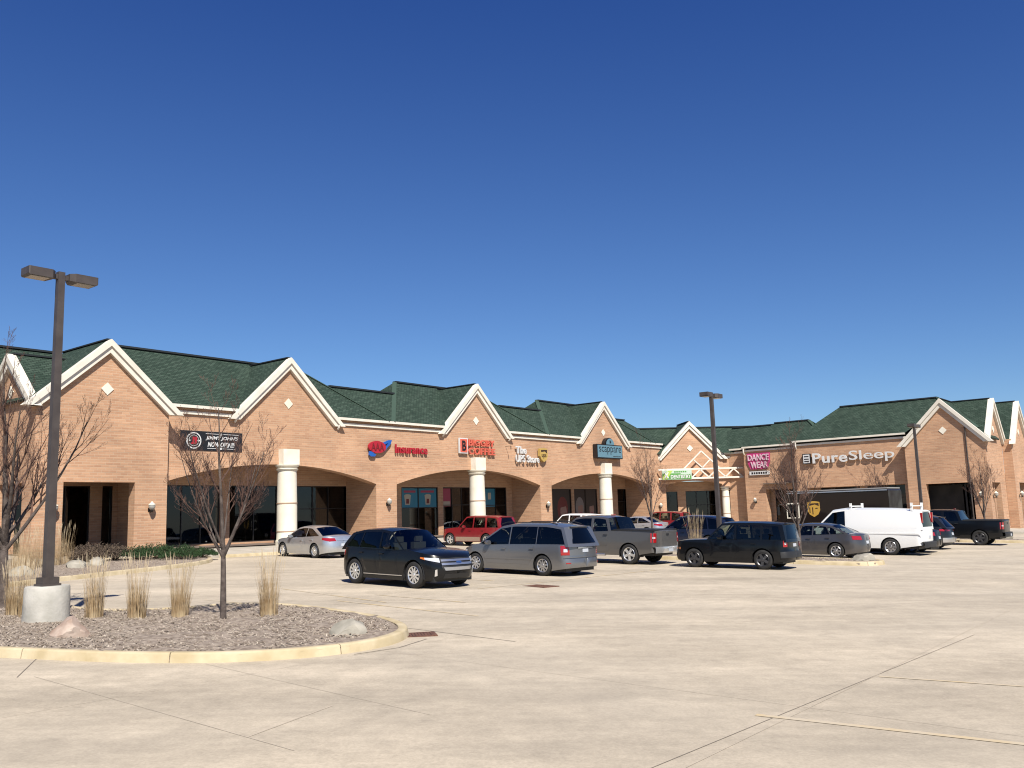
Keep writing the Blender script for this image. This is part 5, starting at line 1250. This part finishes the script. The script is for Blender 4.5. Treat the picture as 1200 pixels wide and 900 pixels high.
def strip_isl(p, L_, w):
    p = Vector(p); a = -NA.to_2d() * L_; b = UA.to_2d() * w; n = 1.0
    return [p + a * .0 + b * .1, p + a * .15, p + a * .85, p + a, p + a + b, p + a * .85 + b, p + a * .15 + b, p + b * .9]
i2, ring2 = island('planted_island', strip_isl((13.0, 33.5), 9.5, 2.3)); i3, ring3 = island('planted_island', strip_isl((31.5, 48.1), 8.0, 2.3)); i4, ring4 = island('planted_island', strip_isl((9.3, 48.2), 5.5, 2.3))
BED = [(2, 26), (8, 28.2), (12, 29.8), (15.6, 31.4), (19.5, 33.1), (22.3, 34.8), (24.0, 37.0), (24.6, 39.2), (24.6, 40.55), (17.3, 40.55), (17.3, 44), (2, 44)]
bed, ringb = island('planted_bed', [W(a, b).to_2d() for a, b in BED], 1)
def chips(name, ring, n, seed, h=.12, near=None):
    rnd = random.Random(seed); mb = MB(); P = [(p.x, p.y) for p in ring]; x0, x1 = min(p[0] for p in P), max(p[0] for p in P); y0, y1 = min(p[1] for p in P), max(p[1] for p in P); k = 0
    while k < n:
        x, y = rnd.uniform(x0, x1), rnd.uniform(y0, y1)
        if not pip((x, y), P): continue
        k += 1; a = rnd.uniform(0, 6.28); l, w = rnd.uniform(.012, .034), rnd.uniform(.006, .014); t = rnd.uniform(-.5, .5)
        c, s_ = math.cos(a), math.sin(a); z = G(x, y) + h + rnd.uniform(.0, .035); th = .006
        q = [(-l, -w), (l, -w * .7), (l * .8, w), (-l * .9, w * .8)]
        top = [(x + u * c - v * s_, y + u * s_ + v * c, z + u * t + th) for u, v in q]; bot_ = [(p[0], p[1], p[2] - th) for p in top]
        mb.add(top + bot_, [(0, 1, 2, 3), (0, 4, 5, 1), (1, 5, 6, 2), (2, 6, 7, 3), (3, 7, 4, 0)])
    o = mb.build(name, chipm)
    return o
def inner(ring, d):
    c = sum((Vector(p) for p in ring), Vector((0, 0))) / len(ring); return [c + (Vector(p) - c) * d for p in ring]
tag(chips('mulch_chips', inner(ring1, .94), 26000, 1), 'shredded grey brown mulch chips on the lamp post island', 'mulch', kind='stuff')
tag(chips('mulch_chips', inner(ring2, .92), 1500, 2), 'shredded mulch chips on the low island behind the boxy suv', 'mulch', kind='stuff')
tag(chips('mulch_chips', inner(ringb, .95), 5000, 4), 'shredded mulch chips on the bed below the end gable', 'mulch', kind='stuff')
# walks along the fronts
def walk(name, sd_pts, rise):
    mb = MB(); n = len(sd_pts)
    P = []
    for (s_, d_), r_ in zip(sd_pts, rise): p = W(s_, d_); P.append((p.x, p.y, G(p.x, p.y) + r_))
    mb.add(P + [(a, b, c - .5) for a, b, c in P], [tuple(range(n))] + [((i + 1) % n, i, n + i, n + (i + 1) % n) for i in range(n)])
    o = mb.build(name, walkm, fix=True); o['kind'] = 'structure'; return o
w1 = walk('sidewalk', [(24.75, 38.4), (73.0, 38.4), (76.5, 41), (76.5, 47), (17, 47), (17, 40.6), (24.75, 40.6)], (.13, .13, .2, .36, .36, .28, .28))
w2 = walk('sidewalk', [(73.0, 38.4), (73.0, 14.0), (73.8, 11.0), (99, 11.0), (99, 17), (81, 17), (81, 40), (76.5, 41)], (.13, .13, .13, .13, .2, .25, .25, .2))
kerb_run(w1, [W(a, 38.39).to_2d() for a in (25.2, 72.8)], 1, .15, .145, 3.0)
for (a, b, c, d, r0_, r1_) in ((24.0, 73.6, 41.9, 44.29, .29, .33), (17.97, 23.2, 41.3, 44.19, .32, .37)):    # dark sheet added under the arcade, cuts bounced light to deepen its shade
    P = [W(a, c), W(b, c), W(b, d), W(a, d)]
    MB().add([(q.x, q.y, G(q.x, q.y) + .36) for q in P], [(0, 1, 2, 3)]).build('arcade_shade_sheet', shadem, w1, fix=True)

# storm drains
def drain(label, px, py, L_=1.0, w=.55, rot=0):
    c = ground(px, py); r = empty('storm_drain', (c.x, c.y, G(c.x, c.y)), rot, label, 'drain', 'iron drains in the lot')
    fr = MB(); 
    for a, b in (((-L_ / 2, -w / 2 - .03, -.02), (L_ / 2, -w / 2 + .03, .012)), ((-L_ / 2, w / 2 - .03, -.02), (L_ / 2, w / 2 + .03, .012)), ((-L_ / 2 - .05, -w / 2 - .03, -.02), (-L_ / 2 + .01, w / 2 + .03, .0125)), ((L_ / 2 - .01, -w / 2 - .03, -.02), (L_ / 2 + .05, w / 2 + .03, .0125))): fr.box(a, b)
    fr.build('frame', rust, r)
    MB().box((-L_ / 2, -w / 2, -.03), (L_ / 2, w / 2, .0045)).build('pit', plain('drain_dark', (.015, .01, .008), .9), r)
    n = 11
    for k in range(n):
        x = -L_ / 2 + L_ * (k + .5) / n; MB().box((x - .022, -w / 2 + .02, -.01), (x + .022, w / 2 - .02, .011)).build('grate_bar', rust, r)
drain('rusty storm drain grate at the tip of the lamp post island', 488, 744, .62, .5, rad(12)); drain('rusty storm drain in the aisle behind the grey minivan', 633, 687, .9, .55, rad(-50))

# ------------------------------------------------------------------ lamp posts
def lamp_post(pos, h, label, base=True, isl=.1):
    z = G(*pos) + isl; r = empty('parking_lot_lamp', (pos[0], pos[1], z), BROT, label, 'lamp post', 'twin head lamp posts'); zb = 0
    if base:
        zb = .72; MB().lathe([(.44, -.2), (.44, .0), (.43, .35), (.42, .69), (.40, .72), (.001, .72)], 32).build('concrete_base', basem, r, 40, fix=True)
    MB().box((-.19, -.19, zb), (.19, .19, zb + .04)).box((-.16, -.16, zb + .04), (.16, .16, zb + .17)).build('base_cover', polem, r)
    b, t = .082, .068
    MB().add([(i * b, j * b, zb + .17) for i, j in ((-1, -1), (1, -1), (1, 1), (-1, 1))] + [(i * t, j * t, h) for i, j in ((-1, -1), (1, -1), (1, 1), (-1, 1))], [(0, 1, 5, 4), (1, 2, 6, 5), (2, 3, 7, 6), (3, 0, 4, 7), (4, 5, 6, 7)]).build('pole', polem, r)
    MB().box((b, -.05, zb + .6), (b + .012, .05, zb + .8)).build('hand_hole', polem, r)
    for sd in (1, -1):
        MB().box((min(sd * .05, sd * .2), -.05, h - .16), (max(sd * .05, sd * .2), .05, h - .06)).build('arm', polem, r)
        m = MB(); q = []
        for x, k in ((.15, .5), (.24, 1), (.70, 1), (.72, .96)): q.append([(sd * x, .2 * k, h - .02), (sd * x, .2 * k, h - .17 - .03 * (k == 1)), (sd * x, -.2 * k, h - .17 - .03 * (k == 1)), (sd * x, -.2 * k, h - .02), (sd * x, .2 * k, h - .02)])
        m.grid(q); m.f.append((0, 1, 2, 3)); e = len(m.v) - 5; m.f.append((e, e + 1, e + 2, e + 3))
        hd = m.build('lamp_head', polem, r, fix=True)
        MB().box((min(sd * .29, sd * .66), -.15, h - .212), (max(sd * .29, sd * .66), .15, h - .199)).build('lens', lens, hd)
lamp_post((-9.53, 18.5), 7.25, 'bronze twin head lamp post on round concrete base among dry grasses')
lamp_post((8.6, 38.5), 7.0, 'bronze twin head lamp post between navy crossover and black boxy suv')
lamp_post((23.9, 53.4), 6.95, 'bronze twin head lamp post in front of the right wing gable', isl=0)

# ------------------------------------------------------------------ trees
def tree(pos, h, label, seed, r0=.06, fork=.38, spread=.32, n0=6, lean=(0, 0), isl=.1, twigs=1.0, depth=4):
    rnd = random.Random(seed); z = G(*pos) + isl; root = empty('bare_tree', (pos[0], pos[1], z), rnd.uniform(0, 6), label, 'tree', 'leafless young trees')
    tk = MB(); cr = MB()
    zf = h * fork; tp = []; rr = []
    for i in range(9):
        t = i / 8; tp.append(Vector((lean[0] * t * zf + .02 * math.sin(3 * t + seed), lean[1] * t * zf + .02 * math.cos(4 * t), -.1 + (zf + .1) * t))); rr.append(r0 * (1.25 - .45 * t) if i else r0 * 1.5)
    tk.tube(tp, rr, 10)
    def branch(p, d, L_, r, lv):
        n = 5 if lv < 2 else 4; pts = [p.copy()]; rs = [r]; q = p.copy(); dd = d.copy()
        for i in range(n):
            dd = (dd + Vector((rnd.uniform(-1, 1), rnd.uniform(-1, 1), rnd.uniform(-.3, .6))) * (.11 if lv else .07) + Vector((0, 0, .10))).normalized(); q = q + dd * L_ / n; pts.append(q.copy()); rs.append(r * (1 - .78 * (i + 1) / n))
        (tk if lv == 0 else cr).tube(pts, [max(.0022, a) for a in rs], (8, 6, 4, 3, 3)[min(lv, 4)], cap=lv < 2)
        if lv >= depth: return
        k = int((8, 7, 5, 4)[min(lv, 3)] * (twigs if lv > 0 else 1))
        for j in range(k):
            t = (.22 if lv == 0 else .15) + (.8 - .0) * (j + rnd.random()) / k; t = min(t, .98); f = t * n; i = min(int(f), n - 1); b = pts[i].lerp(pts[i + 1], f - i); br = rs[i] + (rs[i + 1] - rs[i]) * (f - i)
            a = rnd.uniform(0, 6.28); u = dd.orthogonal().normalized(); v = dd.cross(u); side = u * math.cos(a) + v * math.sin(a)
            loc_d = (pts[min(i + 1, n)] - pts[i]).normalized(); nd = (loc_d * rnd.uniform(.7, 1.0) + side * rnd.uniform(.45, .85) + Vector((0, 0, .18))).normalized()
            branch(b, nd, L_ * rnd.uniform(.32, .58) * (1.12 - .5 * t), max(.0025, br * rnd.uniform(.5, .68)), lv + 1)
    top = tp[-1]
    branch(top, Vector((lean[0], lean[1], 1)).normalized(), h - zf, r0 * .74, 0)
    for k in range(n0):
        a = 6.28 * k / n0 + rnd.uniform(-.3, .3); e = rnd.uniform(.75, 1.25) * spread * 2
        t = rnd.uniform(.72, 1.0); b = tp[0].lerp(tp[-1], t) if False else Vector((lean[0] * t * zf, lean[1] * t * zf, zf * t))
        branch(b, Vector((math.cos(a) * e, math.sin(a) * e, 1)).normalized(), (h - zf * t) * rnd.uniform(.62, .86), r0 * rnd.uniform(.40, .55), 0)
    tk.build('trunk', bark, root, 50, fix=False); cr.build('crown', twigm, root, 60)
    return root
tree((-5.96, 18.5), 4.3, 'slender leafless tree on the island in front of the banner', 11, .055, .38, .27, 7, (.02, .0), twigs=.85)
tree((-11.75, 20.85), 5.5, 'larger leafless tree beside the concrete lamp base', 5, .10, .30, .34, 7, twigs=.85)
tree((7.5, 50.3), 5.4, 'leafless tree standing between the grey pickup and the red suv', 21, .06, .33, .2, 6, twigs=.85)
tree((11.3, 36.5), 4.7, 'leafless tree on the low island behind the black boxy suv', 31, .07, .28, .22, 7, twigs=.85)
tree((22.4, 56.2), 4.6, 'leafless tree rising behind the brown delivery truck', 41, .055, .35, .2, 6, isl=0, twigs=.8)
tree((27.3, 53.0), 4.6, 'leafless tree before the right wing gable', 51, .06, .35, .18, 6, twigs=.8)

# ------------------------------------------------------------------ ornamental grasses, shrubs, boulders
def grass(pos, h, label, seed, n=260, rad_=.20, isl=.1, group='dry ornamental grasses'):
    rnd = random.Random(seed); z = G(*pos) + isl; root = empty('dry_grass_clump', (pos[0], pos[1], z), 0, label, 'grass', group); a_, b_ = MB(), MB()
    for k in range(n):
        a = rnd.uniform(0, 6.28); r = rad_ * math.sqrt(rnd.random()); p = Vector((r * math.cos(a), r * math.sin(a), 0)); out_ = Vector((math.cos(a + rnd.uniform(-.8, .8)), math.sin(a + rnd.uniform(-.8, .8)), 0))
        L_ = h * (.42 + .58 * rnd.random() ** 1.6) if rnd.random() < .85 else h * rnd.uniform(.25, .5); sp = rnd.uniform(.02, .16) * (1.5 if L_ < .5 * h else 1); w = rnd.uniform(.002, .0045); t = out_.cross(Vector((0, 0, 1))).normalized()
        t = (t + out_ * rnd.uniform(-1, 1)).normalized(); pts = []
        for i in range(5):
            u = i / 4; pts.append(p + out_ * sp * L_ * u ** 1.8 + Vector((0, 0, L_ * (u - .10 * sp * u * u))))
        rows = [[q - t * w * (1 - .7 * i / 4), q + t * w * (1 - .7 * i / 4)] for i, q in enumerate(pts)]; a_.grid(rows)
        if L_ > .72 * h and rnd.random() < .4:
            q = pts[-1]; d = (pts[-1] - pts[-2]).normalized(); l = rnd.uniform(.14, .28); b_.tube([q - d * .05, q + d * l * .35, q + d * l], [.002, rnd.uniform(.003, .006), .0015], 4, cap=False)
    a_.build('blades', grassm, root)['kind'] = 'stuff'; b_.build('plumes', plumem, root)['kind'] = 'stuff'; return root
for i, (p, h, w) in enumerate((((-10.75, 19.55), 1.2, 'dry grass clump at the foot of the larger tree'), ((-10.35, 19.35), 1.15, 'dry grass clump tight against the left of the concrete lamp base'), ((-8.75, 18.9), 1.25, 'dry grass clump just right of the concrete lamp base'), ((-7.83, 18.8), 1.3, 'dry grass clump midway between lamp base and slender tree'), ((-7.0, 18.95), 1.25, 'dry grass clump next to the slender tree, on the lamp side'), ((-5.2, 19.1), 1.35, 'lone dry grass clump between slender tree and pale boulder'))):
    grass(p, h * .93, w, 60 + i, 420, .18)
grass((7.7, 39.2), 1.95, 'tall dry grass clump beside the second lamp post', 70, 260, .25)
for i, (s_, d_, h, w) in enumerate(((15.6, 36.6, 1.5, 'tall tan grass clump behind the pale boulders of the gable bed'), (16.4, 37.3, 1.6, 'tan grass clump under the left lantern of the end gable'), (17.2, 38.0, 1.7, 'highest tan grass clump, before the porch corner of the end gable'), (14.6, 34.6, 1.4, 'tan grass clump nearest the kerb of the gable bed'), (12.6, 33.6, 1.4, 'tan grass clump farthest from the end gable porch'), (17.9, 38.6, 1.6, 'tan grass clump beside the bare brown shrubs'), (15.0, 35.9, 1.4, 'tan grass clump in the middle of the gable bed'))):
    p = W(s_, d_); grass((p.x, p.y), h, w, 80 + i, 260, .38, group='grasses along the end gable')
def shrub(pos, r, h, label, mat, seed, n=900, leaf=.035, isl=.1, group='low shrubs in the bed'):
    rnd = random.Random(seed); z = G(*pos) + isl; root = empty('low_shrub', (pos[0], pos[1], z), 0, label, 'shrub', group); m = MB(); st = MB()
    for k in range(26):
        a = rnd.uniform(0, 6.28); e = rnd.uniform(.2, 1); q = Vector((math.cos(a) * r * e, math.sin(a) * r * e, h * rnd.uniform(.5, 1.05) * (1.15 - .5 * e))); st.tube([(0, 0, -.03), q * .5 + Vector((0, 0, .06)), q], [.014, .008, .003], 4, cap=False)
    for k in range(n):
        a = rnd.uniform(0, 6.28); e = rnd.random() ** .5; hh = h * (1 - .55 * e * e) * (.75 + .3 * math.sin(a * 3 + seed) * .5 + .12 * rnd.random()); c = Vector((math.cos(a) * r * e, math.sin(a) * r * e, hh * (.45 + .55 * rnd.random() ** .6)))
        d = Vector((rnd.uniform(-1, 1), rnd.uniform(-1, 1), rnd.uniform(.1, 1))).normalized(); t = d.orthogonal().normalized(); l = leaf * rnd.uniform(.7, 1.6)
        m.add([c - t * l * .25, c + t * l * .25, c + d * l * 2], [(0, 1, 2)]); m.add([c - d.cross(t) * l * .25, c + d.cross(t) * l * .25, c + d * l * 2], [(0, 1, 2)])
    st.build('stems', shrubm, root); m.build('foliage', mat, root); return root
for i, (s_, d_, r, h, w) in enumerate(((21.2, 38.4, 1.0, .7, 'green juniper next to the bare brown shrubs'), (22.2, 38.8, 1.1, .75, 'fullest green juniper, below the pier lantern of the end gable'), (23.3, 38.6, 1.0, .65, 'green juniper under the corner downspout'), (23.7, 37.5, .7, .5, 'smallest green juniper at the tip of the gable bed'), (22.3, 37.0, .9, .55, 'green juniper along the kerb of the gable bed'))):
    p = W(s_, d_); shrub((p.x, p.y), r, h, w, greenm, 90 + i, 1500, .05, group='green junipers')
for i, (s_, d_, r, h, w) in enumerate(((19.0, 38.6, .8, .85, 'bare brown shrub next to the tan grasses of the gable bed'), (19.7, 39.0, .8, .85, 'bare brown shrub right before the end gable porch'), (20.3, 38.9, .7, .8, 'bare brown shrub touching the green junipers'), (19.5, 39.9, .7, .85, 'bare brown shrub inside the porch opening'))):
    p = W(s_, d_); shrub((p.x, p.y), r, h, w, shrubm, 100 + i, 900, .05, group='bare brown shrubs')
def boulder(pos, sx, sy, sz, label, mat, seed, isl=.1, rz=0):
    pos = (pos[0], pos[1]); rnd = random.Random(seed); bm = bmesh.new(); bmesh.ops.create_icosphere(bm, subdivisions=3, radius=1)
    pl = [(Vector((rnd.uniform(-1, 1), rnd.uniform(-1, 1), rnd.uniform(-.2, 1))).normalized(), rnd.uniform(.55, .85)) for _ in range(16)]
    for v in bm.verts:
        for n, d in pl:
            k = v.co.dot(n)
            if k > d: v.co -= n * (k - d)
        v.co += Vector((rnd.uniform(-1, 1), rnd.uniform(-1, 1), rnd.uniform(-1, 1))) * .035
        v.co = Vector((v.co.x * sx, v.co.y * sy, v.co.z * sz))
    me = bpy.data.meshes.new('boulder'); bm.to_mesh(me); bm.free(); me.materials.append(mat); me.polygons.foreach_set('use_smooth', [True] * len(me.polygons)); me.set_sharp_from_angle(angle=rad(22))
    o = bpy.data.objects.new('boulder', me); link(o); o.location = (pos[0], pos[1], G(*pos) + isl + sz * .28); o.rotation_euler = (0, 0, rz); tag(o, label, 'boulder', 'landscape boulders')
p = ground(83, 748, .1); boulder(p, .36, .32, .32, 'rough pink granite boulder beside the concrete lamp base', rockp, 3)
p = ground(409, 744, .1); boulder(p, .42, .34, .26, 'pale grey boulder near the island tip by the drain', rockw, 8, rz=.4)
boulder((13.3, 35.2), .5, .38, .3, 'grey boulder on the low island behind the boxy suv', rockw, 12)
p = W(16.9, 35.4); boulder(p.to_2d(), .55, .4, .35, 'pale boulder among tall grasses below the end gable', rockw, 14); p = W(13.9, 33.0); boulder(p.to_2d(), .6, .4, .32, 'pale boulder at the kerb of the gable bed', rockw, 15)
p = W(18.1, 36.2); boulder(p.to_2d(), .5, .35, .3, 'pale boulder in front of the bare brown shrubs', rockw, 16)
p = ground(1176, 632); boulder((p.x, p.y), .6, .45, .45, 'pale boulder on the island right of the black pickup', rockw, 18)
